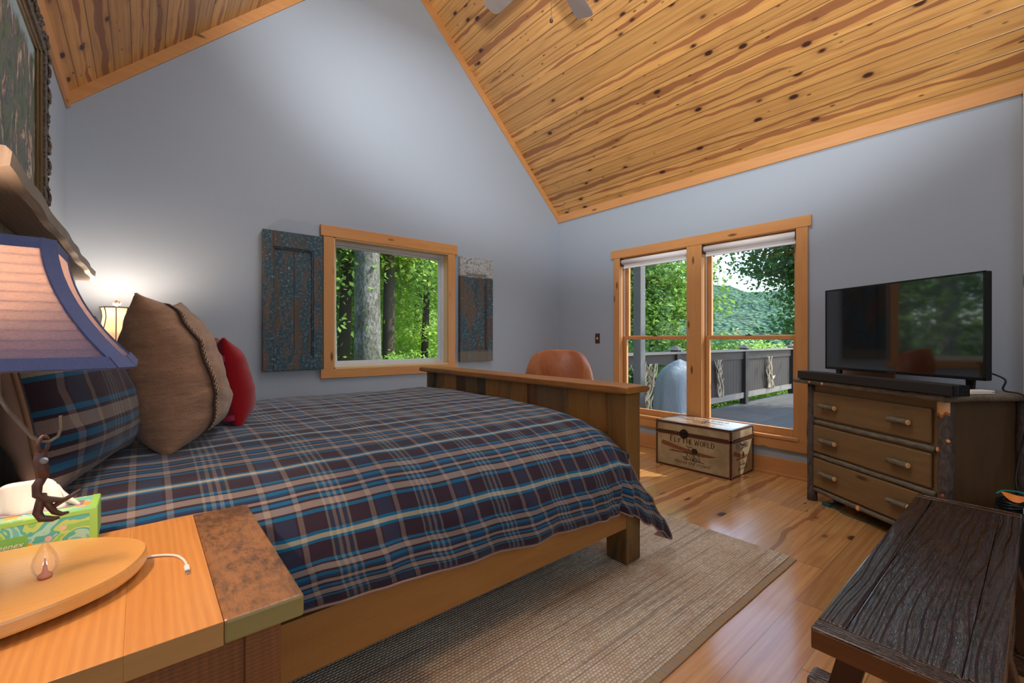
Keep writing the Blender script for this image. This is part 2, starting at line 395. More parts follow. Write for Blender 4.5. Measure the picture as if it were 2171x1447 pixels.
# ------------------------------------------------------------------ the pair of tall windows
W2 = thing('window_2', None, None, (XR, (WB[0] + WA[1]) / 2, .23)); W2['kind'] = 'structure'
x0 = XR - .022
part('head_casing', bx((x0 - .005, 1.237, 2.152), (XR, 3.300, 2.246)), m_trimY, W2, bevel=.002)
part('apron_casing', bx((x0, 1.262, .232), (XR, 3.262, .322)), m_trimY, W2, bevel=.002)
part('side_casing', bx((x0, 3.178, .322), (XR, 3.262, 2.152)), m_trimZ, W2, bevel=.002)
part('side_casing', bx((x0, 1.262, .322), (XR, 1.350, 2.152)), m_trimZ, W2, bevel=.002)
part('mullion_casing', bx((x0, 2.185, .322), (XR, 2.345, 2.152)), m_trimZ, W2, bevel=.002)
m = MB()
for (a, b) in (WA, WB):
    m.box((XR - .002, a, WZ[0]), (XR + T, a + .018, WZ[1])); m.box((XR - .002, b - .018, WZ[0]), (XR + T, b, WZ[1]))
    m.box((XR - .002, a, WZ[1] - .018), (XR + T, b, WZ[1]))
    for q in (a + .018, b - .018 - .008): m.box((XR + .045, q, WZ[0]), (XR + .055, q + .008, WZ[1]))
part('jamb', m, m_trimZ, W2)
m = MB()
for (a, b) in (WA, WB):
    for q in (a + .018, b - .024): m.box((XR + .055, q, WZ[0]), (XR + .075, q + .006, WZ[1]))
part('sash_track', m, plain('white_track', rgb(214, 216, 218), .4), W2)
for (a, b) in (WA, WB):
    m = MB(); m.box((XR - .03, a + .0, WZ[0] - .014), (XR + T, b, WZ[0] + .012)); part('stool', m, m_trimY, W2, bevel=.003)
    a += .02; b -= .02
    def sash(xa, xb, z0, z1, wb, wt, ws):
        m = MB(); m.box((xa, a, z0), (xb, a + ws, z1)); m.box((xa, b - ws, z0), (xb, b, z1)); m.box((xa, a + ws, z0), (xb, b - ws, z0 + wb)); m.box((xa, a + ws, z1 - wt), (xb, b - ws, z1))
        return m
    lo = part('lower_sash', sash(XR + .045, XR + .08, WZ[0] + .012, 1.232, .062, .036, .042), m_trimZ, W2, bevel=.003)
    up = part('upper_sash', sash(XR + .085, XR + .12, 1.20, WZ[1] - .018, .04, .05, .045), m_trimZ, W2, bevel=.003)
    part('pane', bx((XR + .061, a + .04, .405), (XR + .064, b - .04, 1.20)), m_glass, lo)
    part('pane', bx((XR + .101, a + .04, 1.235), (XR + .104, b - .04, 2.10)), m_glass, up)
    mm = bx((XR + .05, (a + b) / 2 - .03, 1.232), (XR + .075, (a + b) / 2 + .03, 1.242)); mm.box((XR + .055, (a + b) / 2 - .01, 1.242), (XR + .072, (a + b) / 2 + .01, 1.25))
    part('sash_lock', mm, plain('dark_metal', rgb(90, 90, 92), .35, .8), lo)
# roller shades, one in the top of each opening
m_shade = plain('white_shade_fabric', rgb(232, 234, 238), .7); m_blk = plain('black_bracket', rgb(26, 26, 28), .5)
for i, (a, b, lab) in enumerate(((WA[0], WA[1], 'white roller shade rolled up above the window nearer the room corner'), (WB[0], WB[1], 'white roller shade rolled up above the window beside the dresser'))):
    t = thing('roller_shade', lab, 'roller shade', (XR + .01, (a + b) / 2, 2.03), group='roller shades in the tall windows')
    mm = MB(); mm.tube([(XR + .012, a + .03, 2.102), (XR + .012, b - .03, 2.102)], .031, 20); part('shade_roll', mm, m_shade, t, smooth=True)
    mm = bx((XR + .028, a + .035, 2.035), (XR + .033, b - .035, 2.11)); mm.box((XR + .018, a + .035, 2.028), (XR + .038, b - .035, 2.046)); part('hem_bar', mm, m_shade, t, bevel=.003)
    for q in (a + .0185, b - .0295):
        mm = bx((XR - .02, q, 2.055), (XR + .042, q + .011, 2.146)); part('bracket', mm, m_blk, t, bevel=.004)

# ------------------------------------------------------------------ light switch
sw = thing('light_switch', 'brown light switch plate on the blue-grey wall beside the tall windows', 'light switch', (XR, 3.522, 1.148))
part('plate', bx((XR - .006, 3.487, 1.148), (XR, 3.557, 1.270)), plain('brown_plate', rgb(74, 40, 28), .35), sw, bevel=.003)
mm = bx((XR - .017, 3.516, 1.203), (XR - .005, 3.528, 1.217)); mm.box((XR - .008, 3.512, 1.196), (XR - .006, 3.532, 1.222)); tag(part('toggle', mm, plain('ivory', rgb(214, 200, 170), .4), sw, bevel=.002), 'ivory toggle')

# ------------------------------------------------------------------ weathered shutters beside the gable window
def peeling(name, seed, pale):
    t = NT(name); o = t.map(t.obj(), (1, 1, 1), (seed, seed * .7, seed)); st = t.map(o, (1, 1, .22))
    n1 = t.noise(st, 13, 9, .75, .4); n2 = t.noise(o, 46, 6, .7); n3 = t.noise(st, 3.2, 4, .6); n4 = t.noise(o, 130, 3, .7)
    col = t.mix(t.mr(n3, .38, .6), rgb(62, 58, 58), rgb(96, 80, 70))
    col = t.mix(t.mr(n1, .47, .52), col, rgb(40, 68, 82)); col = t.mix(t.math('MULTIPLY', t.mr(n2, .50, .58), t.mr(n1, .44, .56)), col, rgb(84, 112, 124))
    col = t.mix(t.mr(n4, .62, .68), col, rgb(24, 24, 28))
    w = t.math('MULTIPLY', t.mr(n2, .64, .68), t.mr(t.noise(o, 5, 3), .4, .62)); col = t.mix(w, col, rgb(182, 192, 198))
    if pale:
        z = t.sep(t.obj())[2]; band = t.mr(t.math('ADD', z, t.math('MULTIPLY', n1, .06)), pale, pale + .02)
        col = t.mix(t.math('MULTIPLY', band, t.mr(t.math('ADD', t.math('MULTIPLY', n2, .5), t.math('MULTIPLY', n4, .5)), .42, .5)), col, rgb(176, 184, 188))
        lowb = t.mr(z, .10, .13, 1, 0); col = t.mix(t.math('MULTIPLY', lowb, .6), col, rgb(120, 112, 100))
    t.bump(t.math('ADD', n2, n1), .5, .004); return t.P(col, .7)
def shutter(x0, x1, z0, z1, st, top, bot, lab, mat, rot=0):
    t = thing('shutter', lab, 'shutter', ((x0 + x1) / 2, YG, z0), group='weathered shutters flanking the gable window'); d = .042
    yb = YG - .012
    mm = bx((x0, yb - d, z0), (x0 + st, yb, z1)); mm.box((x1 - st, yb - d, z0), (x1, yb, z1)); mm.box((x0 + st, yb - d, z0), (x1 - st, yb, z0 + bot)); mm.box((x0 + st, yb - d, z1 - top), (x1 - st, yb, z1))
    part('frame', mm, mat, t, bevel=.004)
    mm = MB(); a, b = x0 + st, x1 - st
    for q in (a, b - .012): mm.box((q, yb - d + .008, z0 + bot), (q + .012, yb - .02, z1 - top))
    for q in (z0 + bot, z1 - top - .012): mm.box((a, yb - d + .008, q), (b, yb - .02, q + .012))
    part('moulding', mm, mat, t, bevel=.003)
    n = 2 if b - a > .25 else 1
    mm = MB()
    for k in range(n + 1):
        p, q = lerp(a, b, (0, .48, 1)[k] if n == 2 else k), None
    cuts = [a, lerp(a, b, .52), b] if n == 2 else [a, lerp(a, b, .22), b]
    for p, q in zip(cuts, cuts[1:]): mm.box((p + .001, yb - d + .022, z0 + bot), (q - .001, yb - .006, z1 - top))
    part('panel', mm, mat, t, bevel=.002); return t
shutter(.768, 1.246, .932, 2.117, .078, .135, .115, 'wide weathered shutter with peeling dark blue paint left of the gable window', peeling('peeling_paint_dark', 3, 0))
shutter(2.712, 3.168, .948, 2.128, .085, .185, .12, 'narrow-looking weathered shutter with pale flaking top rail right of the gable window', peeling('peeling_paint_pale', 11, .98))
# ------------------------------------------------------------------ bed
w_rail = wood('rail_wood', rgb(190, 134, 66), rgb(150, 96, 42), 'X', .5, 0, bump=.15, saw=.07)
w_barnZ = [wood('barn_plank_%d' % i, a, b, 'Z', .55, .6, bump=.25, patch=c, saw=.1) for i, (a, b, c) in enumerate((
    (rgb(200, 148, 80), rgb(150, 102, 52), rgb(130, 102, 66)), (rgb(184, 126, 70), rgb(130, 82, 44), rgb(106, 72, 48)),
    (rgb(164, 132, 92), rgb(116, 86, 54), rgb(92, 84, 72)), (rgb(204, 154, 78), rgb(160, 108, 50), rgb(150, 104, 54))))]
w_post = wood('post_wood', rgb(158, 116, 58), rgb(104, 72, 34), 'Z', .55, .5, bump=.25, patch=rgb(74, 62, 46), saw=.08)
w_cap = wood('cap_wood', rgb(182, 126, 58), rgb(132, 80, 34), 'Y', .42, .3, bump=.15, patch=rgb(128, 96, 60), saw=.10)
w_grayY = wood('gray_shelf_wood', rgb(150, 138, 124), rgb(96, 84, 74), 'Y', .5, .3, bump=.3, patch=rgb(118, 104, 92))
w_grayZ = wood('gray_panel_wood', rgb(126, 118, 100), rgb(84, 76, 62), 'Z', .6, .4, bump=.3, patch=rgb(104, 92, 74))
m_bluepaint = plain('chipped_blue_paint', rgb(84, 118, 146), .55, bump=.5, bscale=60, var=.4)
BED = thing('bed', 'rustic reclaimed-wood bed with a plank footboard and slab-topped headboard', 'bed', (.85, 2.46, 0))
FY0, FY1 = 1.395, 3.53
random.seed(4)
def rough_block(a, b, amp, nseg, ax):
    """box with gently wavy faces, subdivided along one axis"""
    m = MB(); V = []; ax2 = [i for i in range(3) if i != ax]
    for k in range(nseg + 1):
        q = lerp(a[ax], b[ax], k / nseg)
        for i, j in ((0, 0), (1, 0), (1, 1), (0, 1)):
            p = [0, 0, 0]; p[ax] = q
            p[ax2[0]] = (a, b)[i][ax2[0]] + random.uniform(-amp, amp); p[ax2[1]] = (a, b)[j][ax2[1]] + random.uniform(-amp, amp); V.append(p)
    F = [(0, 1, 2, 3), tuple(nseg * 4 + i for i in (3, 2, 1, 0))]
    for k in range(nseg):
        for i in range(4): F.append((k * 4 + i, k * 4 + (i + 1) % 4, (k + 1) * 4 + (i + 1) % 4, (k + 1) * 4 + i))
    return m.add(V, F)
def recalc(o):
    import bmesh
    b = bmesh.new(); b.from_mesh(o.data); bmesh.ops.recalc_face_normals(b, faces=b.faces); b.to_mesh(o.data); b.free(); return o
for y in (FY0, FY1 - .135):
    recalc(part('footboard_post', rough_block((1.953, y, .0125), (2.075, y + .135, .912), .002, 7, 2), w_post, BED, bevel=.008))
for y in (FY0, FY1 - .135):
    recalc(part('headboard_post', rough_block((XL + .02, y, 0), (XL + .10, y + .12, 1.54), .002, 7, 2), w_post if y == FY0 else m_bluepaint, BED, bevel=.008))
# footboard planks
ys = [1.53]
for wd in (.145, .165, .12, .15, .10, .17, .13, .16, .115, .15, .14): ys.append(ys[-1] + wd)
ys = [y for y in ys if y < 3.34] + [3.395]
for i, (a, b) in enumerate(zip(ys, ys[1:])):
    dx = random.uniform(0, .006)
    tag(part('footboard_plank', bx((1.972 + dx, a + .001, .16), (2.035, b - .001, .908)), w_barnZ[(i * 3 + (i // 3)) % 4], BED, bevel=.003))
m = MB()
prof = [(1.897, .914), (1.893, .925), (1.895, .952), (1.905, .957), (2.06, .957), (2.09, .953), (2.108, .94), (2.104, .925), (2.085, .914)]
random.seed(7); n = 26; G = []
for k in range(n + 1):
    y = lerp(1.354, 3.555, k / n); wv = .004 * math.sin(k * 1.3) + .003 * math.sin(k * .6 + 1)
    tp = 0 if 0 < k < n else .004
    G.append([(x + (wv if x < 1.95 else 0) * 1.0, y, z + (tp if z < .93 else -tp)) for x, z in prof])
V = [p for g in G for p in g]; q = len(prof)
F = [tuple(range(q)), tuple(n * q + i for i in range(q))[::-1]]
for k in range(n):
    for i in range(q): F.append((k * q + i, (k + 1) * q + i, (k + 1) * q + (i + 1) % q, k * q + (i + 1) % q))
recalc(part('cap_rail', m.add(V, F), w_cap, BED, bevel=.004))
for y in (FY0, FY1 - .05):
    part('side_rail', bx((XL + .09, y + (.004 if y == FY0 else 0), .204), (1.955, y + .046, .378)), w_rail, BED, bevel=.003)
# headboard planks and slab shelf
yy = 1.515; i = 0
while yy < 3.39:
    b = min(yy + (.15, .19, .13, .17)[i % 4], 3.395); part('headboard_plank', bx((XL + .03, yy + .001, .25), (XL + .075, b - .001, 1.543)), w_grayZ, BED, bevel=.003); yy = b; i += 1
m = MB(); G = []; n = 60
for k in range(n + 1):
    y = lerp(1.335, 3.62, k / n); e = .002 * math.sin(k * .31) + .002 * math.sin(k * .57 + 2) + .008 * max(0, (k - 46) / 14) * math.sin(k * .5)
    e2 = .005 * math.sin(k * .8 + 1)
    G.append([(XL + .002, y, 1.545), (-.225 + e, y, 1.543), (-.206 + e, y, 1.549 + e2 * .4), (-.203 + e, y, 1.578 + e2 * .3), (-.212 + e, y, 1.589), (XL + .002, y, 1.590)])
V = [p for g in G for p in g]; q = 6; F = [tuple(range(q)), tuple(n * q + i for i in range(q))[::-1]]
for k in range(n):
    for i in range(q): F.append((k * q + i, (k + 1) * q + i, (k + 1) * q + (i + 1) % q, k * q + (i + 1) % q))
recalc(part('headboard_shelf', m.add(V, F), w_grayY, BED))
tag(BED.children[0])

# mattress parts under the comforter
m_navy = plain('navy_quilted_ticking', rgb(28, 62, 104), .85, bump=.6, bscale=90)
o = bx((XL + .11, 1.45, .38), (1.94, 3.47, .56)).build('box_spring', m_navy, bevel=.02); tag(o, 'navy box spring just showing above the side rail under the plaid comforter', 'box spring')

# ---- plaid
PLOV = .62
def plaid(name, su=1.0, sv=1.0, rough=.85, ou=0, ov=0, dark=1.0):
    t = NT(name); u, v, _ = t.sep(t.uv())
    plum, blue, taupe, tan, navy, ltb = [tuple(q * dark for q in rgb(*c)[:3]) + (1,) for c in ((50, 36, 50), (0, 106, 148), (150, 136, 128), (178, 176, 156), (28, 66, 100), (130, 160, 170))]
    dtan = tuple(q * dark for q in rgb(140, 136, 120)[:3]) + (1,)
    def st(seq, x, off):
        tot = sum(a for a, _ in seq); p = 0; L = []
        for a, c in seq: L.append((p / tot, c)); p += a
        f = t.math('FRACT', t.math('ADD', t.math('DIVIDE', x, tot), 10 + off)); return t.ramp(f, L, 'CONSTANT')
    weft = [(.075, plum), (.014, blue), (.020, tan), (.014, blue), (.075, plum), (.017, blue), (.011, plum), (.038, taupe), (.013, plum), (.019, blue), (.011, navy), (.010, plum), (.015, taupe), (.011, plum), (.019, blue), (.012, plum), (.038, taupe), (.011, plum), (.016, blue)]
    warp = [(.013, taupe), (.006, plum), (.044, navy), (.006, plum), (.013, taupe), (.056, plum), (.006, dtan), (.011, navy), (.009, dtan), (.008, navy), (.009, taupe), (.011, navy), (.007, dtan), (.056, plum)]
    a = st(weft, t.math('MULTIPLY', v, sv), ov); b = st(warp, t.math('MULTIPLY', u, su), ou)
    tw = t.math('FRACT', t.math('MULTIPLY', t.math('ADD', u, v), 260.0)); f = t.math('ADD', .13, t.math('MULTIPLY', t.math('GREATER_THAN', tw, .5), .38))
    # brightest of the two threads reads strongest in this weave
    col = t.mix(f, a, b)
    sp = t.noise(t.uv(), 700, 2, .8); col = t.mix(1.0, col, t.mix(t.mr(sp, .3, .7), (.72, .72, .72, 1), (1.25, 1.25, 1.25, 1)), 'MULTIPLY')
    t.bump(t.math('ADD', t.math('MULTIPLY', tw, .3), sp), .25, .001)
    return t.P(col, rough, spec=.2, **{'Sheen Weight': .15})
m_plaid = plaid('plaid_comforter', su=.85, sv=1.3, ou=.1, ov=PLOV); m_taupe = plain('taupe_lining', rgb(150, 122, 112), .85, bump=.3, bscale=30)
def zhem(x): return sminterp(x, [(-.3, .43), (.36, .428), (.57, .41), (.93, .384), (1.3, .358), (1.68, .332), (1.83, .338), (1.93, .30), (2.09, .21), (2.2, .145), (2.31, .07)])
# profile of the near side: arc parameter q -> (y, z) for hem height .36
NP = [(0, 1.98, .800), (.10, 1.86, .794), (.2, 1.74, .780), (.3, 1.62, .756), (.4, 1.51, .718), (.5, 1.425, .665), (.6, 1.375, .600), (.7, 1.352, .540), (.8, 1.338, .480), (.9, 1.336, .420), (1, 1.345, .360)]
def xedge(q): return sminterp(q, [(0, 1.945), (.45, 1.942), (.6, 1.945), (.72, 1.985), (.85, 2.12), (1, 2.315)])
import mathutils
def nz(x, y, z=0): return mathutils.noise.noise(Vector((x, y, z)))
XC0 = -.27
NS, NQ, NTOP, NFAR = 150, 56, 60, 14
rows = []
def topz(x, y):
    z = interp(y, [(1.98, .800), (2.3, .812), (3.0, .815), (3.35, .795), (3.5, .76)])
    z += .010 * nz(x * 2.2, y * 2.2, 3) + .004 * nz(x * 8, y * 5, 1)
    z -= .05 * max(0, (x - 1.80) / .15) ** 2 ; z -= .02 * max(0, (-.05 - x) / .3)
    return z
SS = [i / NS for i in range(NS + 1)]
vd = 0; UVr = []; prev = None
def nearpt(s, q):
    xe = xedge(q); x = XC0 + s * (xe - XC0)
    y = interp(q, [(a, b) for a, b, c in NP]); z0 = interp(q, [(a, c) for a, b, c in NP]); zh = zhem(x); z = zh + (z0 - .36) * (.80 - zh) / .44
    if x > 1.80 and q < .62: z -= .05 * ((x - 1.80) / .15) ** 2 * (1 - q / .62 * .4)
    z += (.010 * nz(x * 2.2, y * 2.2, 3) + .004 * nz(x * 8, y * 5, 1)) * (1 - q)
    a = min(1, q * 1.6) ; b = q ** 2
    wr = .012 * nz(x * 4.5, q * 2.0, 9) * a + .010 * b * nz(x * 15, q * 1.5, 5) + .004 * nz(x * 9, q * 9, 2) * a
    # gathered folds close to the corner
    wr += .011 * b * nz(x * 6, q * 7, 11); cf = math.exp(-((x - 1.86) / .16) ** 2) * b; wr += .016 * cf * math.sin(x * 62 + q * 3)
    z += .006 * b * nz(x * 9, 3.3)
    y2 = y - wr
    if x < .30: y2 = max(y2, lerp(1.385, y, min(1, max(0, (x - .22) / .08)))) if x > .22 else max(y2, 1.385)
    if x > 1.93 and q > .5: y2 = min(y2, 1.375)
    return Vector((x, y2, z))
# far hem up over the top, then down the near side
for k in range(NFAR):
    f = k / NFAR; rows.append(([Vector((XC0 + s * (1.945 - XC0), lerp(3.60, 3.50, f) , lerp(.42, .76, math.sin(f * math.pi / 2)))) for s in SS]))
for k in range(NTOP):
    y = lerp(3.50, 1.98, k / NTOP); rows.append([Vector((XC0 + s * (1.945 - XC0), y, topz(XC0 + s * (1.945 - XC0), y) - (.012 if k == 0 else 0))) for s in SS])
for k in range(NQ + 1): rows.append([nearpt(s, k / NQ) for s in SS])
UV = []; vv = 0; mid = NS // 2
for k, r in enumerate(rows):
    if k: vv += (r[mid] - rows[k - 1][mid]).length
    UV.append([(XC0 + s * (1.945 - XC0) + (r[i].x - (XC0 + s * (1.945 - XC0))) * .6, vv) for i, s in enumerate(SS)])
m = MB(); m.grid(rows, len(rows), NS + 1, UV)
cf = m.build('comforter', [m_plaid, m_taupe]); recalc(cf)
# outward normals: make sure the top faces up
if cf.data.polygons[(NFAR + 20) * NS + 60].normal.z < 0: cf.data.flip_normals()
cf.data.polygons.foreach_set('use_smooth', [True] * len(cf.data.polygons))
sd = cf.modifiers.new('thick', 'SOLIDIFY'); sd.thickness = .016; sd.offset = -1; sd.material_offset = 1; sd.material_offset_rim = 1
tag(cf, 'plum, teal and taupe plaid comforter spread over the big bed', 'comforter')
pip = [rows[-1][i] + Vector((0, 0, -.003)) for i in range(0, NS + 1, 1)]; edge = [rows[r][NS] for r in range(len(rows) - 1, NFAR + NTOP + 30, -1)]
m = MB().tube(pip + edge[1:], .0045, 6); o = m.build('hem_piping', m_taupe, cf, smooth=True); tag(o, 'taupe hem piping')
# folded-over tip of the lining
tp = rows[-1][NS]; m = MB()
A = [tp + Vector((.015, .004, -.018)), tp + Vector((-.15, .015, .055)), tp + Vector((-.05, .01, .085)), tp + Vector((.012, .014, .02))]
m.prism([(0, 0), (1, 0), (1, 1), (0, 1)], 0, 1, lambda a, b, h: tuple([A[0], A[1], A[2], A[3]][int((a, b) == (1, 0)) * 1 + int((a, b) == (1, 1)) * 2 + int((a, b) == (0, 1)) * 3] + Vector((0, .012 * h, 0))))
o = m.build('lining_corner', m_taupe, cf, bevel=.004); tag(o, 'turned-out taupe lining at the hanging corner')

# ------------------------------------------------------------------ pillows
def pillow_mesh(W, H, T, n=40, pinch=.10, wr=.012, seed=1, edge=.012, slump=0):
    """closed cushion in its own frame: x across, z up from the base, y through"""
    front = []; back = []
    for i in range(n + 1):
        fr = []; bk = []
        for j in range(n + 1):
            a = 2 * i / n - 1; b = 2 * j / n - 1
            a = math.sin(a * math.pi / 2) * .35 + a * .65; b = math.sin(b * math.pi / 2) * .35 + b * .65
            x = a * W / 2 * (1 - pinch * (1 - a * a) * 0 - pinch * (1 - b * b) * abs(a) ** 3); z = b * H / 2 * (1 - pinch * (1 - a * a) * abs(b) ** 3)
            th = T / 2 * ((1 - abs(a) ** 2.6) * (1 - abs(b) ** 2.6)) ** .55 + edge / 2
            lo = 1 + slump * (-b) * .5
            w1 = wr * (nz(x * 7, z * 15, seed) * .6 + nz(x * 14, z * 34, seed + 3) * .22) * min(1, th / T * 3)
            w2 = wr * (nz(x * 7, z * 15, seed + 9) * .6) * min(1, th / T * 3)
            fr.append(Vector((x, -th * lo - w1, z + H / 2))); bk.append(Vector((x, th * lo + w2, z + H / 2)))
        front.append(fr); back.append(bk)
    return front, back, n
def uvgrid(G, n, s=1): return [[(G[i][j].x * s + 5, G[i][j].z * s + 5) for j in range(n + 1)] for i in range(n + 1)]
def pillow(name, lab, cat, W, H, T, loc, rz, lean, mats, roll=0, **k):
    F, B, n = pillow_mesh(W, H, T, **k)
    m = MB(); m.grid(F, n + 1, n + 1, uvgrid(F, n)); nf = len(m.f); m.grid(B, n + 1, n + 1, uvgrid(B, n)); m.mi = [0] * nf + [len(mats) - 1] * (len(m.f) - nf)
    # gusset joining both faces
    per = [(i, 0) for i in range(n)] + [(n, j) for j in range(n)] + [(i, n) for i in range(n, 0, -1)] + [(0, j) for j in range(n, 0, -1)]
    b = len(m.v); V = [F[i][j] for i, j in per] + [B[i][j] for i, j in per]; q = len(per)
    m.add(V, [(i, (i + 1) % q, q + (i + 1) % q, q + i) for i in range(q)]); m.mi[-q:] = [0] * q
    o = m.build(name, mats, origin='keep'); o.location = loc; o.rotation_euler = Euler((lean, roll, rz), 'XYZ')
    import bmesh
    bb = bmesh.new(); bb.from_mesh(o.data); bmesh.ops.remove_doubles(bb, verts=bb.verts, dist=.0004); bmesh.ops.recalc_face_normals(bb, faces=bb.faces); bb.to_mesh(o.data); bb.free()
    o.data.polygons.foreach_set('use_smooth', [True] * len(o.data.polygons))
    tag(o, lab, cat); PL[0] = B; return o, F
def suede(name, c):
    t = NT(name); o = t.obj(); f = t.noise(t.map(o, (1, 1, 2.2)), 9, 5, .6, .5)
    t.bump(t.math('ADD', t.noise(t.map(o, (1, 1, 2.6)), 14, 3), t.math('MULTIPLY', t.noise(o, 240, 2), .2)),   .6, .016)
    return t.P(t.mix(t.mr(f, .3, .7), tuple(q * .72 for q in c[:3]) + (1,), tuple(min(1, q * 1.12) for q in c[:3]) + (1,)), .85, spec=.2, **{'Sheen Weight': .3})
m_suede = suede('brown_suede', rgb(150, 116, 92)); m_lace = plain('dark_brown_braid', rgb(70, 42, 38), .8, bump=.5)
PL = [None]
# back sham
m_sham = plaid('plaid_sham_shaded', ou=.35, ov=.1, dark=.55); m_back = plain('taupe_sham_back', rgb(150, 126, 112), .85, bump=.4, bscale=16)  # sham plaid darkened: shade under the lampshade put into its colour
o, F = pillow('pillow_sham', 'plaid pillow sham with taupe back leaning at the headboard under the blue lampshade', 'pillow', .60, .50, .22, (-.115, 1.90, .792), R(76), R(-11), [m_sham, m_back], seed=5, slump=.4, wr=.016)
def rim(F, n, idx, r, mat, par, name, lab=None):
    per = [(i, 0) for i in range(n)] + [(n, j) for j in range(n)] + [(i, n) for i in range(n, 0, -1)] + [(0, j) for j in range(n, -1, -1)]
    m = MB().tube([Vector((F[i][j].x * 1.003, .004, F[i][j].z)) for i, j in per], r, 6); q = m.build(name, mat, par, world=False, smooth=True)
    return tag(q, lab) if lab else q
rim(F, 40, 0, .006, plain('brown_piping', rgb(116, 88, 66), .85), o, 'piping', 'brown piping')
# big suede pillow with the braid
o, F = pillow('suede_pillow', 'large brown suede pillow with a dark lattice braid, standing on the bed', 'pillow', .42, .575, .30, (.140, 2.15, .79), R(70), R(-9), [m_suede, m_suede], seed=2, slump=.5, wr=.022, pinch=.10)
m = MB(); n = 40; i0 = 11
cen = [F[i0][j] + Vector((0, -.003, 0)) for j in range(2, n - 1)]
def strip(cen, w, th, dx=0): 
    L = []
    for p in cen: L.append([p + Vector((-w + dx, th * .2, 0)), p + Vector((-w + dx, -th, 0)), p + Vector((w + dx, -th, 0)), p + Vector((w + dx, th * .2, 0))])
    return L
G = strip(cen, .024, .003); m.grid(G, len(G), 4); q = m.build('braid', m_lace, o, world=False, smooth=False); tag(q, 'dark brown lattice braid')
m2 = MB()
for k in range(2, len(cen) - 2):
    p = cen[k]; d = cen[k + 1] - cen[k]
    for sgn in (-1, 1): m2.tube([p + Vector((-.014 * sgn, -.005, 0)), p + d + Vector((.014 * sgn, -.005, 0))], .0018, 4)
tag(m2.build('lattice_stitching', plain('tan_thread', rgb(172, 146, 120), .8), q, world=False), 'tan crossed stitching')
m = MB().lathe([(.001, 0), (.010, .001), (.012, .003), (.008, .005), (.001, .004)], n=16, m=Matrix.Translation(PL[0][7][7] + Vector((0, .002, 0))) @ Matrix.Rotation(R(90), 4, 'X'))
tag(m.build('button', plain('silver_stud', rgb(190, 180, 168), .25, .9), o, world=False, smooth=True), 'small silver stud')
# red and plaid fleece pillow
t = NT('fleece_plaid'); u, v, _ = t.sep(t.uv())
nn = t.noise(t.uv(), 60, 4, .7); vv2 = t.math('ADD', v, t.math('MULTIPLY', nn, .02))
f = t.math('FRACT', t.math('MULTIPLY', vv2, 7.6)); f2 = t.math('FRACT', t.math('MULTIPLY', t.math('ADD', u, t.math('MULTIPLY', nn, .02)), 7.6))
c = t.ramp(f, [(0, rgb(22, 20, 44)), (.38, rgb(22, 20, 44)), (.42, rgb(206, 70, 104)), (.55, rgb(206, 70, 104)), (.6, rgb(104, 14, 34)), (.9, rgb(104, 14, 34)), (1, rgb(22, 20, 44))])
c2 = t.ramp(f2, [(0, rgb(20, 20, 44)), (.4, rgb(20, 20, 44)), (.5, rgb(120, 16, 36)), (1, rgb(120, 16, 36))])
t.bump(t.noise(t.uv(), 300, 3, .8), .5, .003)
m_fplaid = t.P(t.mix(.45, c, c2), .9, spec=.15, **{'Sheen Weight': .3})
t = NT('red_fleece'); t.bump(t.noise(t.obj(), 300, 3, .8), .4, .003); m_red = t.P(rgb(140, 5, 18), .9, spec=.15, **{'Sheen Weight': .25})
o, F = pillow('fleece_pillow', 'small red and navy plaid fleece pillow with a plain red band, beside the suede pillow', 'pillow', .38, .41, .19, (.335, 2.47, .80), R(88), R(-8), [m_red, m_fplaid], seed=8, slump=.3, pinch=.12)
# ------------------------------------------------------------------ near nightstand
NZ = .76
w_top = wood('cherry_top', rgb(230, 168, 94), rgb(196, 126, 60), 'Y', .3, .45, bump=.05, coat=.3, grainamt=1.2)
t = NT('charred_top_board'); o_ = t.obj(); n1 = t.noise(t.map(o_, (2.2, 1, 1)), 34, 6, .75, .3); n2 = t.noise(o_, 7, 4, .6); n3 = t.noise(t.map(o_, (1, .06, 1)), 120, 3)
t.bump(n1, .35, .003); w_topdark = t.P(t.mix(t.mr(t.math('ADD', t.math('MULTIPLY', n1, .6), t.math('MULTIPLY', n2, .4)), .42, .56), rgb(92, 68, 50), t.mix(n3, rgb(168, 120, 74), rgb(142, 98, 60))), .34, coat=.2)
w_endgrain = wood('end_grain_tan', rgb(196, 150, 92), rgb(166, 118, 66), 'X', .4, 0, bump=.05)
w_nsY = wood('nightstand_oak', rgb(150, 94, 48), rgb(96, 54, 28), 'Z', .5, .2, bump=.2, saw=.1)
w_green = wood('olive_end_wood', rgb(160, 146, 88), rgb(134, 116, 66), 'X', .45, 0, bump=.1)
NSd = thing('nightstand', 'solid wood nightstand with a thick slab top in the near left corner', 'nightstand', (-.09, 1.09, 0))
x0, x1, y0, y1 = XL + .005, .216, .818, 1.366
for a, b, mt, lab in ((x0, -.19, w_top, None), (-.19, -.02, w_top, None), (-.02, .098, w_top, None), (.098, x1, w_topdark, 'dark rough-sawn edge board')):
    mm = bx((a, y0, NZ - .038), (b, y1, NZ)); mm.mi = [0, 0, 1, 0, 0, 0]; o = part('top_board', mm, [mt, w_green if lab else w_endgrain], NSd, bevel=.005 if lab else .001)
    if lab: tag(o, lab)
for xx, yy in ((x1 - .085, y0 + .03), (x1 - .085, y1 - .10), (x0 + .01, y0 + .03), (x0 + .01, y1 - .10)):
    part('leg', bx((xx, yy, 0), (xx + .055, yy + .055, NZ - .038)), w_nsY, NSd, bevel=.003)
part('side_panel', bx((x0 + .06, y0 + .036, .12), (x1 - .085, y0 + .05, NZ - .04)), w_nsY, NSd)
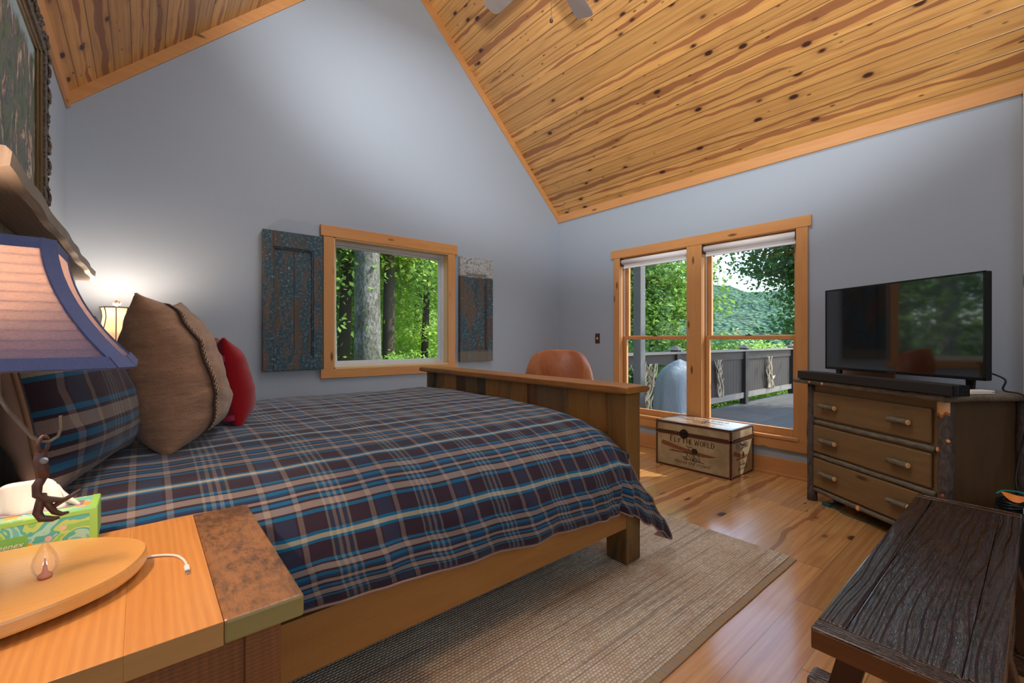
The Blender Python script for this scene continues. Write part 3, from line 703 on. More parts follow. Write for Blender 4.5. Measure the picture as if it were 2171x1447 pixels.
part('side_panel', bx((x0 + .06, y1 - .07, .12), (x1 - .085, y1 - .055, NZ - .04)), w_nsY, NSd)
dr = part('drawer', bx((x1 - .06, y0 + .09, .50), (x1 - .04, y1 - .105, NZ - .06)), w_nsY, NSd, bevel=.003)
part('knob', MB().lathe([(.006, 0), (.006, .012), (.015, .018), (.015, .026), (.004, .03)], n=16, m=Matrix.Translation((x1 - .04, 1.09, .61)) @ Matrix.Rotation(R(90), 4, 'Y')), plain('iron_knob', rgb(40, 36, 34), .4, .7), dr, smooth=True)
dr = part('drawer', bx((x1 - .06, y0 + .09, .15), (x1 - .04, y1 - .105, .48)), w_nsY, NSd, bevel=.003)
part('knob', MB().lathe([(.006, 0), (.006, .012), (.015, .018), (.015, .026), (.004, .03)], n=16, m=Matrix.Translation((x1 - .04, 1.09, .34)) @ Matrix.Rotation(R(90), 4, 'Y')), plain('iron_knob2', rgb(40, 36, 34), .4, .7), dr, smooth=True)

# ------------------------------------------------------------------ table lamp on its oval slab
LX, LY = -.20, 1.10
LAMP = thing('table_lamp', 'table lamp with a blue flared shade on an oval wood slab, on the near nightstand', 'lamp', (LX, LY, NZ))
w_slab = wood('honey_pine_slab', rgb(240, 184, 108), rgb(226, 162, 84), 'X', .25, .2, bump=.03, coat=.4, grainamt=.6)
def oval(cx, cy, a, b, k, r0=0):
    t = 2 * math.pi * k; rr = 1 + .012 * math.sin(3 * t + r0) + .008 * math.sin(7 * t); return (cx + a * rr * math.cos(t), cy + b * rr * math.sin(t))
OC = (-.205, 1.110); n = 72; m = MB(); V = []; F = []
lv = [(.97, NZ + .012), (.995, NZ + .014), (1.0, NZ + .018), (.993, NZ + .032), (.985, NZ + .036), (0, NZ + .036)]
for s_, z in lv[:-1]:
    for k in range(n): x, y = oval(0, 0, .213, .165, k / n); V.append((OC[0] + x * s_, OC[1] + y * s_, z))
for i in range(len(lv) - 2):
    for k in range(n): F.append((i * n + k, i * n + (k + 1) % n, (i + 1) * n + (k + 1) % n, (i + 1) * n + k))
F.append(tuple(range(n))[::-1]); F.append(tuple(range(4 * n, 5 * n)))
part('base', m.add(V, F), w_slab, LAMP)
m_felt = plain('cream_felt', rgb(214, 206, 180), .9)
for x, y in ((OC[0] + .155, OC[1] - .055), (OC[0] + .13, OC[1] + .08), (OC[0] - .12, OC[1] - .08), (OC[0] - .12, OC[1] + .08)):
    part('foot_pad', MB().lathe([(.016, 0), (.017, .004), (.016, .0125)], (x, y, NZ), 20), m_felt, LAMP)
# shade: rectangular bell with clipped corners
def clipped(hx, hy, c):
    return [(-hx + c, -hy), (hx - c, -hy), (hx, -hy + c), (hx, hy - c), (hx - c, hy), (-hx + c, hy), (-hx, hy - c), (-hx, -hy + c)]
def shade_rings(z0, z1, hb, ht, nz_=14, pw=1.9, cb=.020, ct=.016):
    L = []
    for k in range(nz_ + 1):
        f = k / nz_; e = (1 - f) ** pw
        L.append((lerp(z0, z1, f), clipped(lerp(ht[0], hb[0], e), lerp(ht[1], hb[1], e), lerp(ct, cb, e))))
    return L
def shade_mesh(L, off=0, edges=range(8)):
    m = MB()
    for (za, A), (zb, B) in zip(L, L[1:]):
        for i in edges:
            j = (i + 1) % 8; m.add([(LX + A[i][0], LY + A[i][1], za), (LX + A[j][0], LY + A[j][1], za), (LX + B[j][0], LY + B[j][1], zb), (LX + B[i][0], LY + B[i][1], zb)], [(0, 1, 2, 3)])
    return m
t = NT('blue_linen_shade'); ob = t.obj(); wv = t.noise(t.map(ob, (1, 1, 6)), 260, 3, .8); c1 = t.mix(t.mr(wv, .3, .7), rgb(78, 86, 134), rgb(108, 116, 158))
t.P(c1, .9, spec=.1); t.bump(wv, .3, .001)
tl = t.n('ShaderNodeBsdfTranslucent'); t.set(tl.inputs[0], t.mix(t.mr(wv, .3, .7), rgb(196, 172, 160), rgb(242, 226, 206))); mx = t.n('ShaderNodeMixShader'); mx.inputs[0].default_value = .27
t.l(t.p.outputs[0], mx.inputs[1]); t.l(tl.outputs[0], mx.inputs[2]); t.l(mx.outputs[0], t.out.inputs[0]); m_lampshade = t.m
m_trimblue = plain('blue_shade_binding', rgb(84, 94, 138), .85, bump=.4, bscale=200)
LS = shade_rings(1.154, 1.36, (.190, .180), (.092, .088))
sh = part('lamp_shade', shade_mesh(LS), m_lampshade, LAMP); sd = sh.modifiers.new('t', 'SOLIDIFY'); sd.thickness = .0015
m = MB()
m = shade_mesh([(z, [(p[0] * 1.004, p[1] * 1.004) for p in A]) for z, A in LS], edges=(1, 3, 5, 7))
for idx, hgt in ((0, .017), (-1, -.017)):
    z, A = LS[idx]; B = LS[1 if idx == 0 else -2][1]
    for i in range(8):
        j = (i + 1) % 8
        f = 1.006; a0, a1 = Vector((LX + A[i][0] * f, LY + A[i][1] * f, z)), Vector((LX + A[j][0] * f, LY + A[j][1] * f, z))
        g = lerp(1, B[i][0] / A[i][0], .9); h = Vector((LX + A[i][0] * f * g, LY + A[i][1] * f * g, z + hgt)), Vector((LX + A[j][0] * f * g, LY + A[j][1] * f * g, z + hgt))
        m.add([a0, a1, h[1], h[0]], [(0, 1, 2, 3)])
q = part('shade_binding', m, m_trimblue, LAMP); sd = q.modifiers.new('t', 'SOLIDIFY'); sd.thickness = .003; sd.offset = 1
# metalwork
m_iron = NT('hammered_iron'); oo = m_iron.obj(); m_iron.bump(m_iron.noise(oo, 120, 3), .4, .002); m_iron = m_iron.P(m_iron.mix(m_iron.noise(oo, 40, 3), rgb(150, 132, 112), rgb(96, 78, 64)), .38, .75)
m_rust = NT('rusty_iron'); oo = m_rust.obj(); m_rust.bump(m_rust.noise(oo, 90, 3), .6, .002); m_rust = m_rust.P(m_rust.mix(m_rust.noise(oo, 50, 3), rgb(112, 84, 70), rgb(74, 56, 50)), .5, .45)
def flatbar(pts, w, th, dirn=(0, 1, 0)):
    m = MB(); pts = [Vector(p) for p in pts]; G = []; d = Vector(dirn)
    for i, p in enumerate(pts):
        tdir = (pts[min(i + 1, len(pts) - 1)] - pts[max(i - 1, 0)]).normalized(); nn_ = tdir.cross(d).normalized()
        G.append([p + d * w / 2 + nn_ * th / 2, p - d * w / 2 + nn_ * th / 2, p - d * w / 2 - nn_ * th / 2, p + d * w / 2 - nn_ * th / 2, p + d * w / 2 + nn_ * th / 2])
    m.grid(G, len(G), 5); m.add([G[0][k] for k in range(4)], [(0, 1, 2, 3)]); m.add([G[-1][k] for k in range(4)], [(3, 2, 1, 0)]); return m
part('stem', MB().tube([(LX, LY, NZ + .036), (LX, LY, 1.12)], .007, 12), m_iron, LAMP, smooth=True)
part('socket', MB().lathe([(.012, -.05), (.016, -.045), (.016, 0), (.020, .002), (.020, .04), (.014, .045)], (LX, LY, 1.155), 20), m_iron, LAMP, smooth=True)
part('hanger_plate', bx((LX + .004, LY - .010, 1.095), (LX + .020, LY + .010, 1.17)), m_iron, LAMP, bevel=.002)
arm = [(-.182, LY, 1.14), (-.180, LY, 1.105), (-.172, LY, 1.085), (-.155, LY, 1.055), (-.143, LY, 1.034), (-.135, LY, 1.026), (-.122, LY, 1.024), (-.112, LY, 1.031), (-.108, LY, 1.045), (-.109, LY, 1.066)]
part('hook_arm', flatbar(arm, .012, .004), m_iron, LAMP)
arm2 = [(2 * LX - x, y, z) for x, y, z in arm]; part('hook_arm', flatbar(arm2, .012, .004), m_iron, LAMP)
m_cl = NT('clear_glass'); m_cl.P((1, .98, .95, 1), .02, **{'Transmission Weight': 1.0, 'IOR': 1.25}); m_clear = m_cl.m
def em(name, c, st):
    t = NT(name); e = t.n('ShaderNodeEmission'); e.inputs[0].default_value = c; e.inputs[1].default_value = st; t.l(e.outputs[0], t.out.inputs[0]); return t.m
part('bulb', MB().lathe([(.012, 0), (.014, .01), (.026, .035), (.030, .06), (.022, .082), (.006, .092)], (LX, LY, 1.20), 20), em('lamp_bulb', (1, .62, .32, 1), 14), LAMP, smooth=True)
light('table_lamp_light', 'POINT', (LX, LY, 1.29), 36, (1, .68, .45), size=.03)
# iron antler twist hanging on the lamp's hook
at = thing('iron_antler', 'rusty iron antler-shaped pendant hanging from the hook of the blue lamp', 'ornament', (-.126, LY, .888))
ring_ = [Vector((-.130 + .0085 * math.cos(a) * .6, LY + .009 * math.cos(a), 1.020 + .013 * math.sin(a))) for a in [i * 2 * math.pi / 20 for i in range(21)]]
part('ring', MB().tube(ring_, .0032, 8, cap=False), m_rust, at, smooth=True)
part('stem', MB().tube([(-.132, LY, 1.008), (-.134, LY, .992), (-.131, LY, .978), (-.130, LY, .962)], [.007, .0085, .009, .007], 10), m_rust, at, smooth=True)
part('eye', MB().lathe([(.003, -.0015), (.0055, -.001), (.0055, .001), (.003, .0015)], n=14, m=Matrix.Translation((-.128, LY - .009, .993)) @ Matrix.Rotation(R(90), 4, 'X')), plain('pewter', rgb(170, 170, 172), .3, .9), at)
for pts, rr in (([(-.130, LY, .965), (-.137, LY - .002, .950), (-.137, LY - .003, .935), (-.126, LY - .002, .924), (-.108, LY, .919), (-.100, LY, .920)], [.0065, .007, .0065, .006, .004, .002]),
                ([(-.131, LY, .935), (-.134, LY, .918), (-.137, LY, .903), (-.132, LY - .002, .893), (-.118, LY - .003, .889), (-.110, LY - .003, .890)], [.006, .0065, .0065, .006, .0045, .002]),
                ([(-.129, LY, .925), (-.122, LY + .002, .91), (-.117, LY + .004, .899), (-.108, LY + .004, .893), (-.099, LY + .004, .894)], [.005, .0055, .005, .004, .002]),
                ([(-.120, LY + .002, .908), (-.108, LY + .006, .915), (-.095, LY + .010, .922), (-.084, LY + .012, .930)], [.004, .004, .0035, .002])):
    part('tine', MB().tube(pts, rr, 8), m_rust, at, smooth=True)
# night-light bulb standing on the slab
bz = NZ + .036
nb = thing('candle_bulb', 'clear glass flame-shaped bulb standing on the lamp’s oval slab', 'bulb', (-.126, 1.083, bz))
part('envelope', MB().lathe([(.009, 0), (.010, .004), (.0155, .014), (.017, .024), (.0145, .036), (.008, .05), (.003, .060), (.0008, .064)], (-.126, 1.083, bz), 24), glass('bulb_glass', (1, .97, .95, 1), .12), nb, smooth=True)
part('bulb_base', MB().lathe([(.0075, .0002), (.009, .002), (.009, .006), (.004, .010), (.0015, .028), (.001, .034)], (-.126, 1.083, bz), 16), plain('pink_glass_stem', rgb(214, 150, 130), .2), nb, smooth=True)
part('filament', MB().tube([(-.128, 1.083, bz + .022), (-.126, 1.083, bz + .034), (-.124, 1.083, bz + .022)], .0008, 6), em('filament', (1, .8, .5, 1), 8), nb)

# ------------------------------------------------------------------ tissue box
TB = thing('tissue_box', 'green floral tissue box with a white tissue pulled up, behind the blue lamp', 'tissue box', (-.19, 1.375, NZ))
tx0, tx1, ty0, ty1, tz1 = -.28, -.075, 1.322, 1.432, NZ + .074
t = NT('floral_print'); o_ = t.obj(); nn = t.noise(o_, 14, 2, .5, 1.2); v1 = t.vor(o_, 22, 1); v2 = t.vor(t.map(o_, (1, 1, 1), (3, 1, 2)), 30, 1)
c = t.ramp(nn, [(.0, rgb(120, 206, 190)), (.42, rgb(176, 226, 200)), (.47, rgb(96, 190, 176)), (.53, rgb(198, 226, 120)), (.6, rgb(150, 212, 110))], 'CONSTANT')
c = t.mix(t.mr(v1, .27, .29, 1, 0), c, rgb(240, 176, 76)); c = t.mix(t.mr(v2, .17, .19, 1, 0), c, rgb(244, 196, 190)); m_floral = t.P(c, .4)
m_lime = plain('lime_edge', rgb(160, 214, 100), .4)
body = part('box_body', bx((tx0, ty0, NZ + .001), (tx1, ty1, tz1)), m_floral, TB, bevel=.0015)
m = MB(); e = .0006
m.box((tx0 + .0, ty0 - e, tz1 - .010), (tx1 - .012, ty0 + .001, tz1 - .001)); m.box((tx1 - .012, ty0 - e, NZ + .002), (tx1 + e, ty0 + .001, tz1 - .001)); m.box((tx0, ty0 + .001, tz1 - .001), (tx1 - .012, ty0 + .008, tz1 + e)); m.box((tx1 - .012, ty0 + .001, tz1 - .001), (tx1 - .001, ty1, tz1 + e)); m.box((tx1 - .001, ty0 + .001, NZ + .002), (tx1 + e, ty1, tz1 - .002))
part('lime_border', m, m_lime, body); 
part('label_patch', bx((-.262, ty0 - .001, NZ + .010), (-.178, ty0 - .0004, NZ + .042)), plain('label_green', rgb(128, 196, 96), .4), body)
part('lettering', text_mesh('Kleenex', .0145, lambda x, y, h: (-.209 + x, ty0 - .0016 - h, NZ + .021 + y), .0003, .35), plain('white_print', rgb(246, 246, 240), .4), body)
G = []; random.seed(3); nn_ = 26
for i in range(nn_ + 1):
    r_ = []
    for j in range(9):
        a = i / nn_ * math.pi; f = j / 8; x = -.19 + (.09 - .03 * f) * -math.cos(a) * (1 if j else .8) ; z = tz1 - .004 + f * (.060 + .012 * math.sin(a * 1.0) + .004 * math.sin(i * .8)) * (.25 + .75 * math.sin(a) ** .6)
        y = (ty0 + ty1) / 2 + .012 * math.sin(i * .9 + f * 2.2) * (1 - f * .2) + f * .012 * math.sin(i * .45)
        r_.append(Vector((x, y, z)))
    G.append(r_)
m = MB().grid(G, nn_ + 1, 9); q = part('tissue', m, plain('tissue_paper', rgb(250, 248, 244), .9, var=.02), TB, smooth=True); sd = q.modifiers.new('t', 'SOLIDIFY'); sd.thickness = .0015
part('slot_film', bx((-.26, 1.36, tz1 + .0006), (-.10, 1.394, tz1 + .0014)), plain('clear_film', rgb(170, 150, 150), .2), TB)

# ------------------------------------------------------------------ charging cable
cb = thing('charging_cable', 'white charging cable with small plug lying on the nightstand top', 'cable', (.04, 1.10, NZ))
P_ = [(-.06, 1.15, NZ + .004), (.0, 1.152, NZ + .003), (.03, 1.142, NZ + .003), (.052, 1.122, NZ + .003), (.062, 1.095, NZ + .003), (.066, 1.07, NZ + .003), (.0655, 1.055, NZ + .0035)]
def smooth_pts(P, n=8):
    P = [Vector(p) for p in P]; out = []
    for i in range(len(P) - 1):
        p0, p1, p2, p3 = P[max(i - 1, 0)], P[i], P[i + 1], P[min(i + 2, len(P) - 1)]
        for k in range(n):
            t = k / n; out.append(.5 * ((2 * p1) + (p2 - p0) * t + (2 * p0 - 5 * p1 + 4 * p2 - p3) * t * t + (3 * p1 - p0 - 3 * p2 + p3) * t ** 3))
    return out + [P[-1]]
m_whitep = plain('white_plastic', rgb(240, 238, 234), .35, var=.02)
part('cord', MB().tube(smooth_pts(P_), .0024, 8), m_whitep, cb, smooth=True)
part('plug', bx((.0615, 1.034, NZ + .0005), (.070, 1.056, NZ + .0065)), m_whitep, cb, bevel=.0015)
part('tip', bx((.0625, 1.024, NZ + .0015), (.069, 1.034, NZ + .0045)), plain('nickel', rgb(190, 188, 184), .25, .9), cb)

# ------------------------------------------------------------------ far nightstand and its lamp
nz2 = thing('nightstand', 'nightstand on the far side of the bed under the small cream lamp', 'nightstand', (-.12, 3.86, 0))
part('top_board', bx((XL + .01, 3.66, NZ - .038), (.16, 4.10, NZ)), w_top, nz2, bevel=.004)
for a, b in ((XL + .03, 3.68), (XL + .03, 4.03), (.09, 3.68), (.09, 4.03)): part('leg', bx((a, b, 0), (a + .055, b + .055, NZ - .038)), w_nsY, nz2, bevel=.003)
part('cabinet_body', bx((XL + .07, 3.69, .15), (.10, 4.07, NZ - .04)), w_nsY, nz2)
dr = part('drawer', bx((.10, 3.74, .42), (.115, 4.02, .66)), w_nsY, nz2, bevel=.003)
L2 = (-.125, 3.83); l2 = thing('table_lamp', 'small lit lamp with a cream ribbed shade and pine-cone finial beyond the bed', 'lamp', (*L2, NZ))
part('base', MB().lathe([(.09, 0), (.09, .015), (.04, .03), (.02, .06), (.014, .2), (.022, .26), (.01, .34)], (*L2, NZ), 24), m_iron, l2, smooth=True)
t = NT('cream_shade'); t.P(rgb(236, 226, 208), .8); tl = t.n('ShaderNodeBsdfTranslucent'); tl.inputs[0].default_value = rgb(246, 234, 214); mx = t.n('ShaderNodeMixShader'); mx.inputs[0].default_value = .5
t.l(t.p.outputs[0], mx.inputs[1]); t.l(tl.outputs[0], mx.inputs[2]); t.l(mx.outputs[0], t.out.inputs[0])
prof = [(.120, 0), (.112, .02), (.090, .07), (.074, .13), (.068, .17), (.071, .205), (.079, .23)]
o = part('lamp_shade', MB().lathe(prof, (*L2, 1.172), 8, cap=False), t.m, l2); sd = o.modifiers.new('t', 'SOLIDIFY'); sd.thickness = .0015
m = MB()
for k in range(8): a = k * math.pi / 4; m.tube([(L2[0] + r * 1.01 * math.cos(a), L2[1] + r * 1.01 * math.sin(a), 1.172 + z) for r, z in prof], .003, 6)
for r, z in (prof[0], prof[-1]): m.tube([(L2[0] + r * 1.01 * math.cos(k * math.pi / 4), L2[1] + r * 1.01 * math.sin(k * math.pi / 4), 1.172 + z) for k in range(9)], .004, 6)
tag(part('shade_ribs', m, plain('bronze_rib', rgb(120, 104, 84), .5), l2), 'bronze ribs and rims')
m = MB(); random.seed(2)
for lvl in range(5):
    rr = (.022, .026, .022, .015, .008)[lvl]
    for k in range(8 - lvl): 
        a = k * 2 * math.pi / (8 - lvl) + lvl * .4; c0 = Vector((L2[0], L2[1], 1.415 + lvl * .008)); d = Vector((math.cos(a), math.sin(a), .35)); s_ = Vector((-math.sin(a), math.cos(a), 0))
        m.add([c0, c0 + d * rr * .7 + s_ * rr * .32, c0 + d * rr * 1.05 + Vector((0, 0, .002)), c0 + d * rr * .7 - s_ * rr * .32, c0 + d * rr * .6 + Vector((0, 0, .004))], [(0, 1, 4), (1, 2, 4), (2, 3, 4), (3, 0, 4), (0, 3, 2, 1)])
m.tube([(L2[0], L2[1], 1.39), (L2[0], L2[1], 1.45)], .004, 6)
tag(part('finial', m, plain('pine_cone', rgb(196, 168, 136), .7), l2), 'pine-cone finial')
part('bulb', MB().lathe([(.010, 0), (.024, .03), (.026, .05), (.018, .07), (.004, .078)], (*L2, 1.24), 16), em('far_bulb', (1, .82, .62, 1), 3), l2, smooth=True)
part('stem', MB().tube([(L2[0], L2[1], 1.09), (L2[0], L2[1], 1.24)], .005, 8), m_iron, l2)
light('far_lamp_light', 'POINT', (*L2, 1.385), 24, (1, .76, .56), size=.03)

# ------------------------------------------------------------------ painting on the headboard shelf
PA = thing('framed_painting', 'large dark landscape painting in an ornate carved frame above the headboard', 'painting', (XL, 2.4, 1.59))
py0, py1, pz0, pz1, fw_ = 1.75, 3.075, 1.592, 2.63, .19
t = NT('painted_canvas'); o_ = t.obj(); nn = t.noise(t.map(o_, (1, 1.6, .8)), 5, 6, .7, 1.2); n2 = t.noise(t.map(o_, (1, 1, .4)), 9, 5, .7, 2)
c = t.ramp(nn, [(.3, rgb(44, 52, 48)), (.42, rgb(70, 92, 66)), (.48, rgb(104, 112, 78)), (.53, rgb(70, 78, 96)), (.58, rgb(176, 140, 96)), (.62, rgb(214, 206, 190)), (.66, rgb(86, 84, 70))])
z = t.sep(o_)[2]; c = t.mix(t.mr(n2, .5, .7), c, rgb(52, 58, 66)); c = t.mix(t.mr(t.math('ADD', z, t.math('MULTIPLY', nn, .3)), .98, 1.02), c, rgb(150, 170, 176))
t.bump(nn, .2, .004); m_canvas = t.P(c, .45)
part('canvas', bx((XL + .006, py0 + fw_ - .02, pz0 + fw_ - .05), (XL + .02, py1 - fw_ + .02, pz1 - .12)), m_canvas, PA)
t = NT('carved_frame'); o_ = t.obj(); sw_ = t.noise(t.map(o_, (1, 1, 1)), 38, 3, .6, 3); t.bump(sw_, 1.0, .02); m_carve = t.P(t.mix(t.mr(sw_, .35, .65), rgb(60, 50, 44), rgb(132, 118, 104)), .5)
m_gilt = plain('worn_gilt', rgb(96, 74, 34), .35, .4, bump=.4, bscale=60, var=.3)
def frame_ring(m, y0, y1, z0, z1, w, x0_, x1_, wav=0, h=1):
    m.box((x0_, y0, z0), (x1_, y0 + w, z1)); m.box((x0_, y1 - w, z0), (x1_, y1, z1)); m.box((x0_, y0 + w, z0), (x1_, y1 - w, z0 + w * h)); m.box((x0_, y0 + w, z1 - w * h), (x1_, y1 - w, z1))
m = MB(); frame_ring(m, py0 + .02, py1 - .02, pz0 + .02, pz1 - .02, .075, XL + .006, XL + .045)
# scrolling leaves round the outer edge
random.seed(9)
def scroll(yc, zc, dy, dz):
    a0 = random.uniform(0, 6); pts = []
    for k in range(9):
        a = k / 8 * 4.2; r = .026 * (1 - k / 11); pts.append((XL + .045 + .004 * math.sin(k), yc + dy * (k - 4) * .0055 + r * math.cos(a + a0), zc + dz * (k - 4) * .0055 + r * math.sin(a + a0)))
    m.tube(pts, [.010 * (1 - k / 12) for k in range(9)], 6)
yy = py0 + .03
while yy < py1 - .02: scroll(yy, pz0 + .035, 1, 0); scroll(yy, pz1 - .035, 1, 0); yy += .05
zz = pz0 + .05
while zz < pz1 - .03: scroll(py0 + .035, zz, 0, 1); scroll(py1 - .035, zz, 0, 1); zz += .05
tag(part('carved_frame', m, m_carve, PA), 'grey-brown carved scroll frame')
m = MB(); frame_ring(m, py0 + .09, py1 - .09, pz0 + .09, pz1 - .07, .045, XL + .008, XL + .038); frame_ring(m, py0 + .13, py1 - .13, pz0 + .11, pz1 - .09, .035, XL + .008, XL + .03)
tag(part('gilt_liner', m, m_gilt, PA, bevel=.004), 'dark gilt inner liner')
# ------------------------------------------------------------------ hickory dresser set across the corner
DR = thing('dresser', 'rustic dresser with bark-covered log corner posts and three drawers, under the television', 'dresser', (3.33, .33, 0), R(56))
w_dr = wood('dresser_oak', rgb(140, 112, 72), rgb(98, 76, 48), 'X', .45, .35, bump=.12, patch=rgb(110, 86, 56))
w_drZ = wood('dresser_oak_side', rgb(104, 80, 50), rgb(72, 54, 34), 'Z', .5, .4, bump=.12)
t = NT('hickory_bark'); o_ = t.obj(); n1 = t.noise(t.map(o_, (1, 1, .35)), 60, 5, .7, .6); n2 = t.noise(o_, 7, 3, .6)
t.bump(n1, .8, .008); m_bark = t.P(t.mix(t.mr(n1, .35, .65), t.mix(t.mr(n2, .4, .6), rgb(48, 38, 38), rgb(66, 54, 50)), rgb(98, 88, 82)), .6)
t = NT('hickory_bark_x'); o_ = t.obj(); n1 = t.noise(t.map(o_, (.3, 1, 1)), 60, 5, .7, .6); n2 = t.noise(o_, 7, 3, .6)
t.bump(n1, .8, .008); m_barkX = t.P(t.mix(t.mr(n1, .35, .65), t.mix(t.mr(n2, .4, .6), rgb(78, 66, 52), rgb(96, 90, 76)), rgb(126, 118, 100)), .6)
m_cut = plain('peeled_hickory', rgb(226, 178, 122), .5); m_red = plain('cut_bark_rim', rgb(166, 92, 50), .5)
def dp(name, m, mat, par=DR, **k): return m.build(name, mat, par, world=False, **k)
random.seed(12)
dp('body', MB().box((.02, -.50, .07), (.91, -.02, .865)), w_drZ, bevel=.003)
dp('face_frame', MB().box((.03, -.02, .07), (.9, .0, .865)), w_dr)
def log(p0, p1, r, n=14, amp=.003, taper=0):
    p0, p1 = Vector(p0), Vector(p1); k = 14; pts = []; rs = []
    for i in range(k + 1):
        f = i / k; pts.append(p0.lerp(p1, f) + Vector((random.uniform(-amp, amp), random.uniform(-amp, amp), random.uniform(-amp, amp) if abs((p1 - p0).z) < .2 else 0))); rs.append(r * (1 + .06 * math.sin(f * 9 + r * 99)) + taper * (f - .5))
    return MB().tube(pts, rs, n)
pr_ = dp('log_post', log((.0, .0, 0), (.0, .0, .867), .033), m_bark, smooth=True)
pl_ = dp('log_post', log((.93, .0, 0), (.93, .0, .867), .030, taper=-.006), m_bark, smooth=True)
dp('log_post', log((.0, -.48, 0), (.0, -.48, .867), .03), m_bark, smooth=True); dp('log_post', log((.93, -.48, 0), (.93, -.48, .867), .03), m_bark, smooth=True)
# peeled collar at the top of the right post and knots
def patch(c, r, th, nrm, mat, name, par, rim=None):
    q = Vector(nrm).to_track_quat('Z', 'Y').to_matrix().to_4x4(); M = Matrix.Translation(c) @ q
    o = MB().lathe([(r, -th), (r, 0), (r * .8, th * .4), (r * .1, th * .5)], n=14, m=M).build(name, mat, par, world=False, smooth=False)
    if rim: MB().lathe([(r * 1.5, -th), (r * 1.35, -.001), (r, 0.0002)], n=14, m=M, cap=False).build('bark_rim', rim, o, world=False)
    return o
G = []
for k in range(15):
    a = R(20) + k / 14 * R(140); G.append([Vector((.0345 * math.cos(a), .0345 * math.sin(a), .79 + .008 * math.sin(k * 1.3) + .02 * abs(k - 7) / 7 )), Vector((.035 * math.cos(a), .035 * math.sin(a), .866))])
tag(dp('peeled_collar', MB().grid(G, 15, 2), m_cut, pr_), 'peeled pale collar')
G = [[p[0] + Vector((p[0].x, p[0].y, 0)).normalized() * .001 + Vector((0, 0, -.013)), p[0] + Vector((0, 0, .004)) + Vector((p[0].x, p[0].y, 0)).normalized() * .001] for p in G]
dp('bark_rim', MB().grid(G, 15, 2), m_red, pr_)
patch((-.028, .018, .655), .008, .006, (-1, .5, 0), m_cut, 'knot', pr_, m_red); patch((.022, .026, .60), .012, .006, (.6, 1, 0), m_cut, 'knot', pr_, m_red); patch((-.01, .033, .36), .009, .006, (0, 1, 0), m_red, 'knot', pr_)
# logs between the drawers
for z, nm in ((.592, 1), (.346, 2), (.090, 3)):
    g = dp('log_rail', log((.045, .004, z), (.895, .004, z), .017, 10, .0015), m_barkX, smooth=True)
    if z < .1: patch((.52, .022, .092), .014, .005, (0, 1, .1), m_cut, 'knot', g, m_red)
# top board with bark edge
tp_ = MB(); ed = [(-.055, .075), (1.03, .055), (1.03, -.49), (-.055, -.52)]
dp('top', MB().prism([(-.048, .062), (1.028, .055), (.965, -.505), (-.048, -.515)], .868, .903, lambda a, b, h: (a, b, h)), wood('dresser_top', rgb(150, 124, 98), rgb(116, 92, 70), 'X', .3, .2, bump=.05, coat=.3), bevel=.004)
g = dp('bark_edge', log((-.05, .062, .886), (1.03, .056, .886), .019, 10, .0015), m_barkX, smooth=True)
patch((.745, .080, .886), .009, .005, (0, 1, 0), m_cut, 'knot', g, m_red); patch((.86, .080, .888), .007, .005, (0, 1, 0), m_cut, 'knot', g, m_red)
dp('bark_edge', log((-.05, .062, .886), (-.05, -.51, .886), .018, 10, .0015), m_barkX, smooth=True)
dp('bark_edge', log((1.028, .05, .886), (.968, -.50, .886), .018, 10, .0015), m_barkX, smooth=True)
for z0, z1 in ((.622, .815), (.373, .566), (.118, .326)):
    d = dp('drawer', MB().box((.062, .0, z0), (.90, .018, z1)), w_dr, bevel=.008)
    for x0, x1 in ((.172, .297), (.686, .818)):
        zc = (z0 + z1) / 2 + (.0 if z0 > .2 else 0.008); h = dp('branch_pull', log((x0, .040, zc), (x1, .040, zc), .0155, 12, .0012), m_barkX, d, smooth=True)
        tag(dp('cut_end', MB().lathe([(.015, 0), (.0155, .003), (.013, .005), (.001, .0055)], n=16, m=Matrix.Translation((x0 - .001, .04, zc)) @ Matrix.Rotation(R(-90), 4, 'Y')), m_cut, h), 'pale cut end')
        # posts
        for q in (x0 + .03, x1 - .03): dp('peg', MB().tube([(q, .015, zc), (q, .034, zc)], .006, 8), m_bark, h)
        if random.random() < .45: patch((x0 + .045, .052, zc + .002), .006, .004, (0, 1, .2), m_cut, 'knot', h, m_red)
WD = WM(DR)
def dw(x, y, z): return WD @ Vector((x, y, z))
# things under the dresser
m_blue = plain('blue_plastic', rgb(20, 60, 170), .3)
o = MB().lathe([(.030, 0), (.032, .004), (.032, .030), (.024, .036), (.024, .055)], n=20).build('bottle_cap', m_blue, origin='keep', smooth=True); o.location = dw(.86, -.15, 0); tag(o, 'bright blue plastic cap on the floor under the dresser', 'cap')
t_ = thing('extension_cord', 'teal extension cord with a red-switched plug under the front of the dresser', 'cord', dw(.80, -.01, 0), R(56))
m_teal = plain('teal_cord', rgb(0, 92, 88), .4)
MB().box((-.035, -.016, 0), (.035, .016, .024)).build('plug_block', m_teal, t_, world=False, bevel=.006)
tag(MB().box((-.008, -.008, .024), (.010, .008, .028)).build('rocker_switch', plain('red_switch', rgb(190, 24, 30), .3), t_, world=False, bevel=.002), 'red switch')
MB().tube(smooth_pts([(-.03, 0, .01), (-.08, -.01, .004), (-.16, .012, .004), (-.26, -.01, .004), (-.36, -.06, .004)]), .004, 8).build('cord', m_teal, t_, world=False, smooth=True)
MB().tube(smooth_pts([(.03, 0, .01), (.05, -.03, .004), (.03, -.08, .004), (.0, -.14, .004)]), .004, 8).build('cord', m_teal, t_, world=False, smooth=True)

